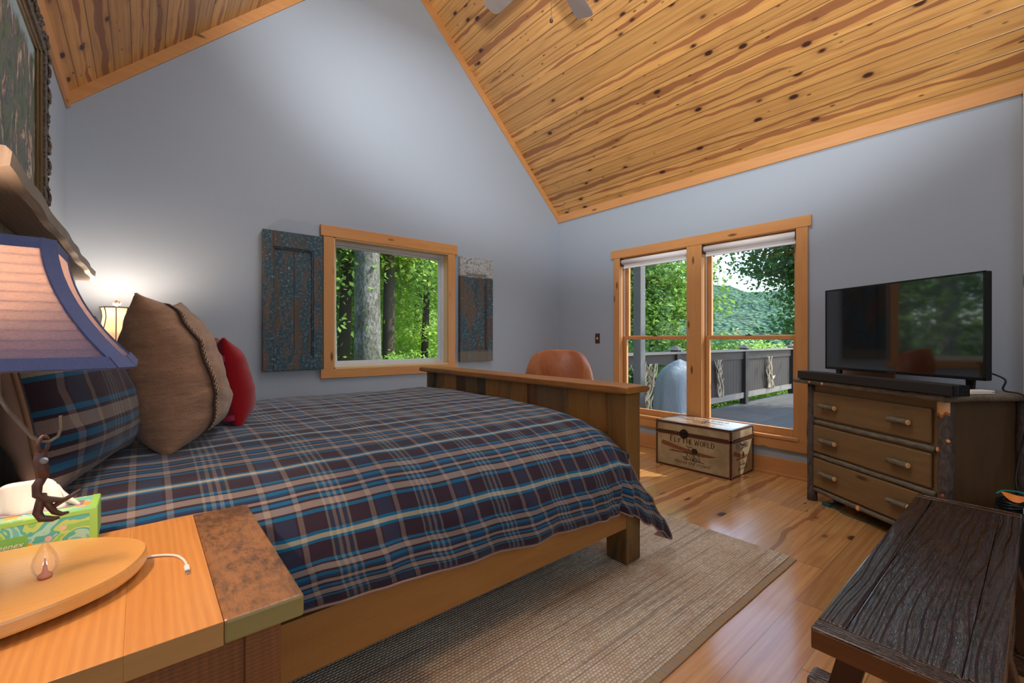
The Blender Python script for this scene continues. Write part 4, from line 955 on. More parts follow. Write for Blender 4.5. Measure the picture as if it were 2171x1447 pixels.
# ------------------------------------------------------------------ television
TVt = thing('television', 'large black flat-screen television standing on the dresser', 'television', (3.502, .192, .904), R(58.5))
m_blk_g = plain('gloss_black', rgb(14, 14, 16), .2, var=0); m_blk_m = plain('matt_black', rgb(20, 20, 22), .45)
ms_ = NT('screen'); ms_.P(rgb(7, 8, 9), .06, spec=.9, coat=1.0); m_screen = ms_.m; m_screen.node_tree.nodes['Principled BSDF'].inputs['Coat Roughness'].default_value = .03; m_screen.node_tree.nodes['Principled BSDF'].inputs['Coat IOR'].default_value = 1.55
zb, zt = .973 - .904, 1.572 - .904
def tv(name, m, mat, par=TVt, **k): return m.build(name, mat, par, world=False, **k)
tv('body', MB().box((0, -.045, zb), (1.022, 0, zt)), m_blk_m, bevel=.006)
m = MB(); w_ = .010
m.box((0, -.004, zb), (w_, .004, zt)); m.box((1.022 - w_, -.004, zb), (1.022, .004, zt)); m.box((0, -.004, zt - w_), (1.022, .004, zt)); m.box((0, -.004, zb), (1.022, .004, zb + .018))
tv('bezel', m, m_blk_g, bevel=.001)
tv('screen', MB().box((w_, -.003, zb + .018), (1.022 - w_, .0012, zt - w_)), m_screen)
tv('maker_mark', MB().box((.48, .0042, zb + .006), (.54, .0046, zb + .010)), plain('grey_print', rgb(60, 60, 64), .4))
for x in (.085, .925):
    m = MB(); m.prism([(x - .02, zb), (x + .02, zb), (x + .016, .016), (x - .016, .016)], -.032, -.012, lambda a, b, h: (a, h, b)); 
    m.prism([(-.15, 0), (.055, 0), (.055, .008), (0, .018), (-.06, .018), (-.15, .008)], x - .018, x + .018, lambda a, b, h: (h, a, b)); tv('foot', m, m_blk_g, bevel=.002)
# wooden board leaning behind the screen
bd = thing('wooden_board', 'thin wooden board standing behind the left edge of the television', 'board', (3.502, .192, .904), R(58.5))
MB().box((.64, -.185, .001), (1.085, -.168, .62)).build('board_panel', wood('board_wood', rgb(160, 120, 92), rgb(130, 92, 66), 'Z', .5, 0), bd, world=False, bevel=.002)
# soundbar along the front edge
sb0 = dw(-.02, .02, 0); SBt = thing('soundbar', 'long black soundbar lying along the front edge of the dresser top', 'soundbar', (3.18, .286, .9065), R(55.2))
def sbp(name, m, mat, **k): return m.build(name, mat, SBt, world=False, **k)
sbp('body', MB().prism([(0, 0), (.012, .0), (1.09, .0), (1.098, -.008), (1.098, -.085), (0, -.085), (-.012, -.075), (-.012, -.012)], .0, .057, lambda a, b, h: (a, b, h)), plain('black_grille', rgb(20, 21, 23), .55, bump=.5, bscale=900), bevel=.004)
sbp('end_cap', MB().prism([(.0, .0015), (.010, .0015), (.010, -.0865), (-.004, -.0865), (-.0135, -.075), (-.0135, -.012)], .001, .0575, lambda a, b, h: (a, b, h)), m_blk_g, bevel=.003)
m = MB()
for a in (.017, .035):
    for b in (-.035, -.055): m.lathe([(.0025, 0), (.0025, .0006)], n=10, m=Matrix.Translation((-.0137, b, a)) @ Matrix.Rotation(R(-90), 4, 'Y'))
sbp('control_buttons', m, plain('grey_buttons', rgb(70, 72, 76), .4))
# small remote / puck by the left end, white box on the right
q = dw(.915, -.045, .904); rt_ = thing('streaming_puck', 'small black rounded gadget by the left end of the soundbar', 'gadget', q, R(56))
MB().prism([(.065 * math.cos(a) * 1.0, .026 * math.sin(a)) for a in [k * math.pi / 12 for k in range(24)]], .03, .052, lambda a, b, h: (a, b - .03, h)).build('case', m_blk_g, rt_, world=False, bevel=.008, smooth=False)
MB().box((-.03, -.045, 0), (.03, -.015, .031)).build('stand', m_blk_m, rt_, world=False)
MB().tube(smooth_pts([(-.06, -.03, .04), (-.09, -.035, .045), (-.12, -.04, .02), (-.14, -.05, .004)]), .0025, 6).build('wire', m_blk_m, rt_, world=False, smooth=True)
q = dw(.0, -.17, .904); wb_ = thing('white_box', 'slim white electronics box beside the right foot of the television', 'box', (q.x, q.y, q.z), R(56))
MB().box((-.035, -.085, 0), (.030, .06, .020)).build('case', m_whitep, wb_, world=False, bevel=.004)
MB().box((-.0356, -.075, .008), (-.0348, -.069, .012)).build('indicator', m_blk_m, wb_, world=False)

# ------------------------------------------------------------------ black cube, coiled cables and the power cord
sw_ = thing('subwoofer', 'black speaker cube on the floor between the bench and the dresser side', 'speaker', (3.32, -.06, 0))
part('cabinet', bx((3.13, -.26, .02), (3.50, .155, .36)), m_blk_m, sw_, bevel=.008)
m = MB()
for a, b in ((3.16, -.23), (3.16, .12), (3.47, -.23), (3.47, .12)): m.lathe([(.02, 0), (.02, .021)], (a, b, 0), 12)
part('rubber_feet', m, m_blk_m, sw_)
cx_, cy_ = 3.36, .085; cz_ = .361
cc = thing('cable_coil', 'coil of dark cables with a teal loop lying on the black cube beside the dresser', 'cable', (cx_, cy_, cz_))
def loop(rx, ry, z, ph=0, n=40, dx=0, dy=0, wob=.01): return [(cx_ + dx + (rx + wob * math.sin(3 * a + ph)) * math.cos(a), cy_ + dy + (ry + wob * math.cos(2 * a + ph)) * math.sin(a) * .8, z + .006 * math.sin(2 * a + ph)) for a in [k * 2 * math.pi / n for k in range(n + 1)]]
m = MB()
for k in range(7): m.tube(loop(.105 - .006 * k, .075 - .004 * k, cz_ + .012 + .006 * (k % 4), k * 1.1, wob=.004), .0042, 6, cap=False)
part('cable_loops', m, plain('dark_cable', rgb(22, 26, 30), .35), cc, smooth=True)
a_ = [(cx_ + .10, cy_ - .12, cz_ + .02), (cx_ + .12, cy_ - .06, cz_ + .035), (cx_ + .11, cy_ - .01, cz_ + .05), (cx_ + .06, cy_ + .04, cz_ + .055), (cx_ - .0, cy_ + .06, cz_ + .05)]
tag(part('teal_loop', MB().tube(smooth_pts(a_), .005, 8), plain('bright_teal', rgb(30, 150, 140), .35), cc, smooth=True), 'bright teal cable')
G = []
for i in range(11):
    f = i / 10; G.append([Vector((cx_ - .035 - .05 * f * .4 + .0 , cy_ + .045 - .095 * f, cz_ + .070 - .028 * math.sin(f * 2.6) + .012 * f)) + Vector((-.028 * (1 - abs(2 * f - 1) ** 2) * (j - .5), 0, .030 * (j - .5) * (1 - abs(2 * f - 1) ** 2.5) * -1)) for j in (0, .5, 1)])
m = MB().grid(G, 11, 3); o = m.build('warning_tag', plain('orange_tag', rgb(236, 130, 20), .5), origin=(cx_ - .05, cy_, cz_ + .03)); sd = o.modifiers.new('t', 'SOLIDIFY'); sd.thickness = .0012
tag(o, 'bright orange paper tag curled on the coiled cables', 'tag')
o = bx((cx_ - .125, cy_ - .10, cz_ + .0), (cx_ - .085, cy_ - .03, cz_ + .022)).build('power_adapter', plain('silver_plastic', rgb(176, 186, 200), .35), bevel=.003); tag(o, 'small silver-grey adapter on the black cube in front of the cable coil', 'adapter')
# cord from the television down to the coil
tvb = WM(TVt) @ Vector((.05, -.06, .12))
P_ = [tvb, WM(TVt) @ Vector((-.03, -.08, .08)), dw(-.04, -.30, .925), dw(-.085, -.36, .90), dw(-.095, -.37, .80), dw(-.075, -.36, .62), (3.53, .085, .47), (3.45, .07, .385)]
o = MB().tube(smooth_pts(P_), .0045, 8).build('power_cord', m_blk_m, TVt, smooth=True)

# ------------------------------------------------------------------ dark trestle bench
BN = thing('bench', 'dark brown wire-brushed plank bench with a glossy top, in the near right corner', 'bench', (2.09, .22, 0))
def darkoak(name, axis):
    t = NT(name); o_ = t.vadd(t.obj(), t.comb(t.math('MULTIPLY', t.rnd(), 9), t.math('MULTIPLY', t.rnd(), 5), 0)); k = (.22, 1, 1) if axis == 'X' else (1, .22, 1)
    q = t.map(o_, tuple(min(1, z_ * .5) if z_ < 1 else 1 for z_ in k)); wv = t.wave(q, 13, 14, 2, .8, d='Y' if axis == 'X' else 'X'); n1 = t.noise(t.map(o_, (.12, 1, 1) if axis == 'X' else (1, .12, 1)), 150, 3, .7); n2 = t.noise(o_, 4, 3)
    h = t.math('ADD', t.math('MULTIPLY', t.mr(wv, .2, .8), .8), t.math('MULTIPLY', n1, .6)); t.bump(h, 1.0, .010)
    return t.P(t.mix(t.mr(n1, .35, .65), rgb(34, 20, 12), t.mix(n2, rgb(74, 44, 26), rgb(58, 35, 22))), t.mr(n1, .3, .7, .08, .30), coat=.3, spec=1.0)
w_bX, w_bY = darkoak('bench_oak_x', 'X'), darkoak('bench_oak_y', 'Y')
w_bedge = wood('bench_edge', rgb(126, 72, 34), rgb(70, 38, 20), 'Y', .35, 0, bump=.15, coat=.2)
bz0, bz1 = .408, .460; bx0, bx1, by0, by1 = 1.318, 2.862, .050, .382
part('side_board', bx((bx0 + .061, .3205, bz0), (bx1 - .06, by1, bz1)), w_bX, BN, bevel=.006)
part('side_board', bx((bx0 + .062, by0, bz0), (bx1 - .06, .1115, bz1)), w_bX, BN, bevel=.006)
part('centre_board', bx((bx0 + .062, .112, bz0 + .003), (bx1 - .06, .320, bz1 - .002)), w_bX, BN, bevel=.003)
part('end_board', bx((bx0 + .004, by0, bz0), (bx0 + .0605, by1, bz1)), w_bY, BN, bevel=.006)
part('end_board', bx((bx1 - .058, by0, bz0), (bx1, by1, bz1)), w_bY, BN, bevel=.006)
tag(part('edge_band', bx((bx0, by0 + .004, bz0 + .002), (bx0 + .0045, by1 - .004, bz1 - .005)), w_bedge, BN), 'warm brown end grain edge')
w_leg = wood('bench_leg', rgb(84, 48, 26), rgb(44, 26, 18), 'Z', .4, 0, bump=.2, saw=.25)
for xx in (1.745, 2.44):
    part('foot', bx((xx - .045, -.09, .0), (xx + .045, .505, .075)), w_bY, BN, bevel=.014, seg=3)
    for sgn in (1, -1):
        c = .215; m = MB(); m.prism([(c + sgn * .233, .07), (c + sgn * .160, .07), (c + sgn * .085, bz0), (c + sgn * .155, bz0)], xx - .032, xx + .032, lambda a, b, h: (h, a, b)); recalc(part('leg', m, w_leg, BN, bevel=.004))
for sy in (.055, .335): part('stretcher', bx((1.74, sy, .20), (2.445, sy + .04, .27)), w_bX, BN, bevel=.004)

# ------------------------------------------------------------------ travel trunk
TKx0, TKx1, TKy0, TKy1, TKz = 3.842, 4.285, 1.690, 2.400, .418
TR = thing('travel_trunk', 'small vintage-style travel trunk printed with an aeroplane, under the tall windows', 'trunk', ((TKx0 + TKx1) / 2, (TKy0 + TKy1) / 2, 0))
t = NT('aged_canvas'); o_ = t.obj(); n1 = t.noise(o_, 6, 5, .6); t.P(t.mix(t.mr(n1, .35, .65), rgb(176, 158, 124), rgb(146, 128, 96)), .45, coat=.15); m_tcan = t.m
m_tcantop = plain('trunk_lid_top', rgb(164, 142, 118), .22, coat=.4)
m_leather = plain('brown_trim_leather', rgb(78, 44, 34), .35, bump=.2, bscale=80); m_stud = plain('brass_stud', rgb(214, 196, 160), .25, .9)
part('body', bx((TKx0, TKy0, .004), (TKx1, TKy1, .318)), m_tcan, TR, bevel=.003)
lid = part('lid', bx((TKx0, TKy0, .322), (TKx1, TKy1, TKz)), m_tcan, TR, bevel=.004)
part('lid_top_sheet', bx((TKx0 + .012, TKy0 + .012, TKz), (TKx1 - .012, TKy1 - .012, TKz + .0012)), m_tcantop, lid)
e = .004
def straps(z0, z1, name, par, lowfirst=True, w=.017):
    m = MB(); a0, a1, b0, b1 = TKx0 - e, TKx1 + e, TKy0 - e, TKy1 + e
    for z in (z0, z1 - w):
        m.box((a0, b0, z), (TKx0 + .001, b1, z + w)); m.box((TKx1 - .001, b0, z), (a1, b1, z + w)); m.box((a0, b0, z), (a1, TKy0 + .001, z + w)); m.box((a0, TKy1 - .001, z), (a1, b1, z + w))
    for x in (a0, a1 - w):
        for y in (b0, b1 - w): m.box((x, y, z0), (x + w, y + w, z1))
    return part(name, m, m_leather, par, bevel=.0015)
straps(.0, .320, 'leather_edging', TR); straps(.322, TKz + .003, 'leather_edging', lid)
m = MB()
for a0, a1, b0, b1 in ((TKx0 - e, TKx0 + .012, TKy0 - e, TKy1 + e), (TKx1 - .012, TKx1 + e, TKy0 - e, TKy1 + e), (TKx0, TKx1, TKy0 - e, TKy0 + .012), (TKx0, TKx1, TKy1 - .012, TKy1 + e)): m.box((a0, b0, TKz - .001), (a1, b1, TKz + .004))
part('top_edging', m, m_leather, lid, bevel=.0015)
def studs(par, zs):
    m = MB()
    for z in zs:
        for y in (TKy0 + .010, TKy1 - .010): m.lathe([(.0048, 0), (.004, .002), (.001, .003)], n=10, m=Matrix.Translation((TKx0 - e, y, z)) @ Matrix.Rotation(R(-90), 4, 'Y'))
        for x in (TKx0 + .010, TKx1 - .010): m.lathe([(.0048, 0), (.004, .002), (.001, .003)], n=10, m=Matrix.Translation((x, TKy0 - e, z)) @ Matrix.Rotation(R(90), 4, 'X'))
    return tag(part('studs', m, m_stud, par), 'brass studs')
studs(TR, (.012, .306)); studs(lid, (.334, .407))
def gusset(y, z, sy, sz):
    m = MB(); m.prism([(y, z), (y + sy * .030, z), (y, z + sz * .030)], TKx0 - e * .9, TKx0 + .001, lambda a, b, h: (h, a, b)); return m
m = MB()
for y, s1 in ((TKy0, 1), (TKy1, -1)):
    for z, s2 in ((.010, 1),): g = gusset(y, z, s1, s2); m.add(g.v, g.f)
part('corner_gussets', m, m_leather, TR)
m = MB()
for y, s1 in ((TKy0, 1), (TKy1, -1)): g = gusset(y, TKz - .008, s1, -1); m.add(g.v, g.f)
part('corner_gussets', m, m_leather, lid)
# clasp
yc = 2.115; m = MB(); poly = []
for k in range(28): r = .038 + .0035 * (k % 2); a = k / 28 * 2 * math.pi; poly.append((yc + r * math.cos(a), .325 + r * math.sin(a) * 1.05))
m.prism(poly, TKx0 - .010, TKx0 - .003, lambda a, b, h: (h, a, b)); cl = part('clasp', m, plain('black_iron', rgb(34, 32, 34), .4, .6, bump=.4), TR)
m = MB()
for a, b in ((-.012, .022), (.012, .022), (-.012, -.016), (.010, -.018)): m.lathe([(.003, 0), (.002, .002), (.0005, .0025)], n=8, m=Matrix.Translation((TKx0 - .010, yc + a, .325 + b)) @ Matrix.Rotation(R(-90), 4, 'Y'))
part('clasp_rivets', m, m_stud, cl); part('hasp', bx((TKx0 - .016, yc - .007, .300), (TKx0 - .009, yc + .007, .350)), m_blk_m, cl, bevel=.002)
# printing: everything drawn in panel coordinates (s to the right, t up), then laid on a face
m_ink = plain('dark_brown_ink', rgb(66, 40, 34), .5); m_inkl = plain('script_ink', rgb(92, 78, 52), .5); m_wing = plain('wing_brown', rgb(122, 76, 50), .5); m_black = plain('black_ink', rgb(30, 24, 24), .5)
def stroke(m, a, b, w, fn, lift=0):
    a, b = Vector(a), Vector(b); d = (b - a); n = Vector((-d.y, d.x)).normalized() * w / 2
    m.add([fn(*(a + n), lift), fn(*(b + n), lift), fn(*(b - n), lift), fn(*(a - n), lift)], [(0, 1, 2, 3)])
GL = {'F': [((0, 0), (0, 1)), ((0, 1), (.5, 1)), ((0, .55), (.4, .55))], 'L': [((0, 0), (0, 1)), ((0, 0), (.5, 0))], 'Y': [((0, 1), (.3, .5)), ((.6, 1), (.3, .5)), ((.3, .5), (.3, 0))],
      'T': [((.32, 0), (.32, 1)), ((0, 1), (.64, 1))], 'H': [((0, 0), (0, 1)), ((.55, 0), (.55, 1)), ((0, .5), (.55, .5))], 'E': [((0, 0), (0, 1)), ((0, 1), (.45, 1)), ((0, .52), (.38, .52)), ((0, 0), (.47, 0))],
      'W': [((0, 1), (.22, 0)), ((.22, 0), (.42, .8)), ((.42, .8), (.62, 0)), ((.62, 0), (.84, 1))], 'O': [((.3 + .3 * math.cos(a), .5 + .5 * math.sin(a)), (.3 + .3 * math.cos(a + .45), .5 + .5 * math.sin(a + .45))) for a in [k * .449 for k in range(14)]],
      'R': [((0, 0), (0, 1)), ((0, 1), (.35, .98)), ((.35, .98), (.48, .78)), ((.48, .78), (.35, .55)), ((.35, .55), (0, .5)), ((.2, .5), (.52, 0))], 'D': [((0, 0), (0, 1)), ((0, 1), (.3, .98)), ((.3, .98), (.52, .75)), ((.52, .75), (.56, .5)), ((.56, .5), (.52, .25)), ((.52, .25), (.3, .02)), ((.3, .02), (0, 0))]}
GW_ = dict(F=.5, L=.5, Y=.6, T=.64, H=.55, E=.47, W=.84, O=.6, R=.52, D=.56)
def serif_line(m, words, s0, t0, cap, small, fn, slope=0):
    s = s0
    for wd in words:
        for i, ch in enumerate(wd):
            hh = cap if i == 0 else small
            tb = t0 + (cap - hh) * .12
            for a, b in GL[ch]:
                wv = .17 if abs(a[0] - b[0]) < .12 else .11
                stroke(m, (s + a[0] * hh, tb + a[1] * hh), (s + b[0] * hh, tb + b[1] * hh), wv * hh, fn)
                if abs(a[0] - b[0]) < .02 and abs(a[1] - b[1]) > .4:
                    for q in (a, b): stroke(m, (s + q[0] * hh - .11 * hh, tb + q[1] * hh), (s + q[0] * hh + .11 * hh, tb + q[1] * hh), .05 * hh, fn)
            s += (GW_[ch] + .22) * hh
        s += .14 * cap
    return m
def artwork(par, fn, k, so, rev=1):
    f = lambda s, t, h=0: fn(so + s * k, t, h)
    m = MB(); serif_line(m, ('FLY', 'THE', 'WORLD'), -.205, .238, .054, .044, f); part('printed_title', m, m_ink, par)
    m = MB()
    m.add([f(-.305, .205), f(-.30, .224), f(-.285, .238), f(-.12, .204), f(.035, .182), f(.13, .174), f(.235, .168), f(.17, .148), f(.10, .146), f(.03, .146), f(-.10, .166), f(-.29, .196)], [tuple(range(12))])
    m.add([f(-.225, .152, .3), f(-.20, .160, .3), f(-.19, .166, .3), f(-.13, .162, .3), f(.02, .158, .3), f(.02, .152, .3), f(-.10, .150, .3), f(-.15, .146, .3), f(-.20, .149, .3)], [tuple(range(9))])
    part('printed_wings', m, m_wing, par)
    m = MB(); L = .6
    m.add([f(.0, .165, L), f(.005, .195, L), (f(.012, .207, L)), f(.025, .205, L), f(.045, .206, L), f(.058, .19, L), f(.06, .172, L), f(.05, .158, L), f(.01, .158, L)], [tuple(range(9))])
    for a, b in (((-.09, .155), (.03, .156)), ((-.03, .21), (-.015, .17)), ((-.025, .215), (.01, .213)), ((-.05, .225), (-.028, .205)), ((-.02, .155), (.03, .098)), ((-.05, .155), (.0, .10)), ((-.06, .10), (.07, .094)), ((.065, .17), (.078, .094)), ((.03, .155), (.015, .10)), ((.0, .155), (.07, .10)), ((-.09, .12), (-.06, .10)), ((.07, .094), (.12, .088)), ((-.04, .15), (-.05, .11))): stroke(m, a, b, .0045, f, L)
    for cx, cy, r in ((-.055, .104, .017), (.03, .099, .019)):
        for i in range(16):
            a, b = i * math.pi / 8, (i + 1) * math.pi / 8; stroke(m, (cx + r * math.cos(a), cy + r * math.sin(a)), (cx + r * math.cos(b), cy + r * math.sin(b)), .0038, f, L)
        for i in range(8):
            a, b = i * math.pi / 4, (i + 1) * math.pi / 4; stroke(m, (cx + .005 * math.cos(a), cy + .005 * math.sin(a)), (cx + .005 * math.cos(b), cy + .005 * math.sin(b)), .003, f, L)
    part('printed_aeroplane', m, m_black, par)
    part('printed_motto', text_mesh('Above the crowd', .052, lambda x, y, h: f(x * .92 - .0, .052 + y * .92, .3), .0, .35), m_inkl, par)
YCt = (TKy0 + TKy1) / 2
artwork(TR, lambda s, t, h=0: (TKx0 - .0006 - h * .001, YCt - s, t), 1.0, .0)
XCt = (TKx0 + TKx1) / 2
artwork(TR, lambda s, t, h=0: (XCt + s * .98, TKy0 - .0006 - h * .001, t), .60, -.0)
artwork(lid, lambda s, t, h=0: (TKx0 + .05 + t * 1.05, YCt - s, TKz + .0018 + h * .0005), .9, 0)
o = MB(); o.tube([(XCt - .05 + .05 * (1 - math.cos(a)), TKy0 - .006 - .016 * math.sin(a), .285 - .012 * math.sin(a)) for a in [k * math.pi / 10 for k in range(11)]], .005, 8); part('side_handle', o, m_blk_m, TR, smooth=True)

# ------------------------------------------------------------------ leather chair behind the footboard
CH = thing('leather_chair', 'cognac leather bucket chair with only its back showing over the footboard', 'chair', (3.02, 2.93, 0), R(-44))
t = NT('cognac_leather'); o_ = t.obj(); n1 = t.noise(t.map(o_, (1, 1, .5)), 7, 4, .6, .6); t.bump(t.noise(o_, 26, 4), .25, .006); t.P(t.mix(t.mr(n1, .3, .7), rgb(158, 88, 52), rgb(196, 128, 86)), .32, spec=.6); m_cog = t.m
def chp(name, m, mat, **k): return m.build(name, mat, CH, world=False, **k)
def backpt(a, b, off):
    # a in -1..1 across, b 0..1 up; shell curving forward at the sides
    wdt = interp(b, [(0, .30), (.55, .315), (.8, .285), (1, .245)]); top = 1.0 - .09 * abs(a) ** 3.2 * (1 if b > .3 else 0) * b
    z = .42 + (.690 * b) * top; x = a * wdt; y = -.24 + .05 * b * -1 + .17 * abs(a) ** 2.2 * (1 - .35 * b)
    n_ = Vector((-a * .6, 1, .1)).normalized(); return Vector((x, y, z)) + n_ * off
m = MB(); na, nb = 22, 14; Gf = [[backpt(2 * i / na - 1, j / nb, .045 * (1 - abs(2 * i / na - 1) ** 6) * (1 - (j / nb) ** 8) + .005) for j in range(nb + 1)] for i in range(na + 1)]
Gb = [[backpt(2 * i / na - 1, j / nb, -.035 * (1 - (j / nb) ** 8)) for j in range(nb + 1)] for i in range(na + 1)]
m.grid(Gf, na + 1, nb + 1); m.grid(Gb[::-1], na + 1, nb + 1)
per = [(i, nb) for i in range(na + 1)]; V = []
for i in range(na): b = len(m.v); m.add([Gf[i][nb], Gf[i + 1][nb], Gb[i + 1][nb], Gb[i][nb]], [(0, 1, 2, 3)]); m.add([Gf[i][0], Gb[i][0], Gb[i + 1][0], Gf[i + 1][0]], [(0, 1, 2, 3)])
for j in range(nb): m.add([Gf[0][j], Gf[0][j + 1], Gb[0][j + 1], Gb[0][j]], [(0, 1, 2, 3)]); m.add([Gf[na][j + 1], Gf[na][j], Gb[na][j], Gb[na][j + 1]], [(0, 1, 2, 3)])
o = chp('backrest', m, m_cog)
import bmesh
bb = bmesh.new(); bb.from_mesh(o.data); bmesh.ops.remove_doubles(bb, verts=bb.verts, dist=.0005); bmesh.ops.recalc_face_normals(bb, faces=bb.faces); bb.to_mesh(o.data); bb.free(); o.data.polygons.foreach_set('use_smooth', [True] * len(o.data.polygons))
sm = o.modifiers.new('s', 'SUBSURF'); sm.levels = 1; sm.render_levels = 1
chp('seat', MB().box((-.26, -.22, .36), (.26, .24, .47)), m_cog, bevel=.04, seg=4)
for s_ in (-1, 1): chp('arm', MB().box((s_ * .31 - .035, -.14, .40), (s_ * .31 + .035, .18, .62)), m_cog, bevel=.03, seg=4)
m_chrome = plain('dark_chrome', rgb(120, 118, 116), .25, .9)
chp('pedestal', MB().lathe([(.03, .06), (.03, .34), (.12, .36)], n=18), m_chrome, smooth=True)
for k in range(5):
    a = k * 2 * math.pi / 5; c_, s_ = math.cos(a), math.sin(a); chp('leg', MB().tube([(0, 0, .08), (.26 * c_, .26 * s_, .05)], [.022, .014], 8), m_chrome, smooth=True)
    chp('caster', MB().lathe([(.024, -.012), (.026, 0), (.024, .012)], n=14, m=Matrix.Translation((.26 * c_, .26 * s_, .026)) @ Matrix.Rotation(a, 4, 'Z') @ Matrix.Rotation(R(90), 4, 'X')), m_blk_m)

# ------------------------------------------------------------------ woven rug
RG = thing('jute_rug', 'woven jute rug in beige and rust reaching out from under the bed', 'rug', (1.5, 2.2, 0))
t = NT('jute_weave'); u, v, _ = t.sep(t.uv()); o_ = t.uv()
kx = t.math('MULTIPLY', u, 62.0); ky = t.math('MULTIPLY', v, 78.0)
row = t.math('FLOOR', ky); sh_ = t.math('MULTIPLY', t.math('FRACT', t.math('MULTIPLY', row, .5)), 1.0)
fx = t.math('FRACT', t.math('ADD', kx, sh_)); fy = t.math('FRACT', ky)
bxh = t.math('SINE', t.math('MULTIPLY', fx, math.pi)); byh = t.math('SINE', t.math('MULTIPLY', fy, math.pi)); kn = t.math('MULTIPLY', t.math('POWER', bxh, .6), t.math('POWER', byh, .7))
cell = t.comb(t.math('FLOOR', t.math('ADD', kx, sh_)), row, 0); wn = t.n('ShaderNodeTexWhiteNoise', noise_dimensions='3D'); t.l(cell, wn.inputs['Vector']); rr = wn.outputs[0]
rr = t.mr(t.math('ADD', t.math('MULTIPLY', rr, .35), t.math('MULTIPLY', t.noise(o_, 60, 4, .8), .65)), .28, .72)
colr = t.ramp(rr, [(0, rgb(214, 202, 180)), (.3, rgb(228, 220, 204)), (.55, rgb(210, 186, 156)), (.75, rgb(222, 214, 200)), (.9, rgb(200, 164, 130)), (1, rgb(196, 196, 198))])
big = t.noise(t.map(o_, (1, 1, 1)), 3.5, 4, .6); colr = t.mix(t.math('MULTIPLY', t.mr(big, .45, .65), .35), colr, rgb(176, 138, 104))
lines = t.mr(t.noise(t.comb(t.math('MULTIPLY', u, .3), t.math('MULTIPLY', v, 18), 0), 3, 2, .8), .56, .60); colr = t.mix(t.math('MULTIPLY', lines, .5), colr, rgb(120, 110, 112))
linx = t.mr(t.noise(t.comb(t.math('MULTIPLY', u, 12), 0, 5), 3, 2, .8), .60, .66); colr = t.mix(t.math('MULTIPLY', linx, .25), colr, rgb(120, 108, 108))
colr = t.mix(t.mr(kn, .05, .5), rgb(158, 142, 122), colr)
t.bump(t.math('ADD', kn, t.math('MULTIPLY', t.noise(o_, 500, 2), .15)), .7, .006); m_jute = t.P(colr, .95, spec=.1)
t = NT('jute_hem'); u, v, _ = t.sep(t.uv()); f = t.math('SINE', t.math('MULTIPLY', u, 190.0)); n1 = t.noise(t.comb(t.math('MULTIPLY', u, 1), 0, 0), 30, 3, .7)
t.bump(f, .8, .004); m_hem = t.P(t.mix(t.mr(n1, .4, .6), rgb(178, 146, 104), rgb(160, 150, 140)), .9, spec=.1)
rx0, rx1, ry0, ry1 = .20, 2.728, .853, 3.35
def sheet(x0, x1, y0, y1, z, nx, ny, wob=0, hump=0):
    P = [[Vector((lerp(x0, x1, i / nx), lerp(y0, y1, j / ny) + (wob * math.sin(i * .35) * .6 + wob * math.sin(i * .13) if j == 0 else 0), z + random.uniform(0, .0008))) for j in range(ny + 1)] for i in range(nx + 1)]
    for j in range(ny + 1): P[nx][j] += Vector((wob * math.sin(j * .6), 0, 0))
    return P
P_ = sheet(rx0, rx1, ry0 + .034, ry1, .009, 90, 60, .0015); m = MB().grid(P_, 91, 61, [[(p.x, p.y) for p in r] for r in P_]); o = part('weave', m, m_jute, RG); sd = o.modifiers.new('t', 'SOLIDIFY'); sd.thickness = .0085; sd.offset = -1
P_ = sheet(rx0, rx1 - .002, ry0, ry0 + .038, .0055, 90, 2, .0015); m = MB().grid(P_, 91, 3, [[(p.x, p.y) for p in r] for r in P_]); o = part('hem', m, m_hem, RG); sd = o.modifiers.new('t', 'SOLIDIFY'); sd.thickness = .005; sd.offset = -1; tag(o, 'ribbed flat-woven hem')

# ------------------------------------------------------------------ ceiling fan under the ridge
FX, FY = RX, 1.97; FN = thing('ceiling_fan', 'ceiling fan with grey wooden blades and a pull chain, under the pine ceiling', 'fan', (FX, FY, RZ - .05))
w_fan = wood('fan_blade', rgb(160, 150, 146), rgb(112, 102, 100), 'X', .5, 0, bump=.05)
part('canopy', MB().lathe([(.07, RZ - .13), (.075, RZ - .02), (.02, RZ - .01)], (FX, FY, 0), 20), m_chrome, FN, smooth=True)
part('downrod', MB().tube([(FX, FY, RZ - .02), (FX, FY, 3.78)], .012, 12), m_chrome, FN, smooth=True)
part('motor', MB().lathe([(.02, 3.80), (.10, 3.77), (.12, 3.70), (.12, 3.62), (.09, 3.57), (.04, 3.54), (.03, 3.50), (.01, 3.49)], (FX, FY, 0), 28), m_chrome, FN, smooth=True)
for k in range(5):
    ang = R(92.5) + k * R(72)
    d = Vector((math.cos(ang), math.sin(ang), 0)); s_ = Vector((-d.y, d.x, 0))
    c = Vector((FX, FY, 3.60)); L = [(.18, .045), (.24, .055), (.56, .068), (.595, .064), (.612, .045), (.612, -.045), (.595, -.064), (.56, -.068), (.24, -.055), (.18, -.045)]
    m = MB(); V = [c + d * r + s_ * q + Vector((0, 0, q * .14)) for r, q in L]; n = len(V); m.add([tuple(p) for p in V] + [tuple(p + Vector((0, 0, .008))) for p in V], [tuple(range(n))[::-1], tuple(range(n, 2 * n))] + [(i, (i + 1) % n, n + (i + 1) % n, n + i) for i in range(n)])
    o = recalc(part('blade', m, w_fan, FN)); part('blade_iron', MB().box((-.0, -.02, 0), (.16, .02, .006), Matrix.Translation(c + Vector((0, 0, -.008))) @ Matrix.Rotation(ang, 4, 'Z') @ Matrix.Translation((.09, 0, 0))), m_chrome, o)
m = MB().tube([(FX, FY, 3.5), (FX, FY, 3.225)], .0016, 6); o = part('pull_chain', m, m_chrome, FN)
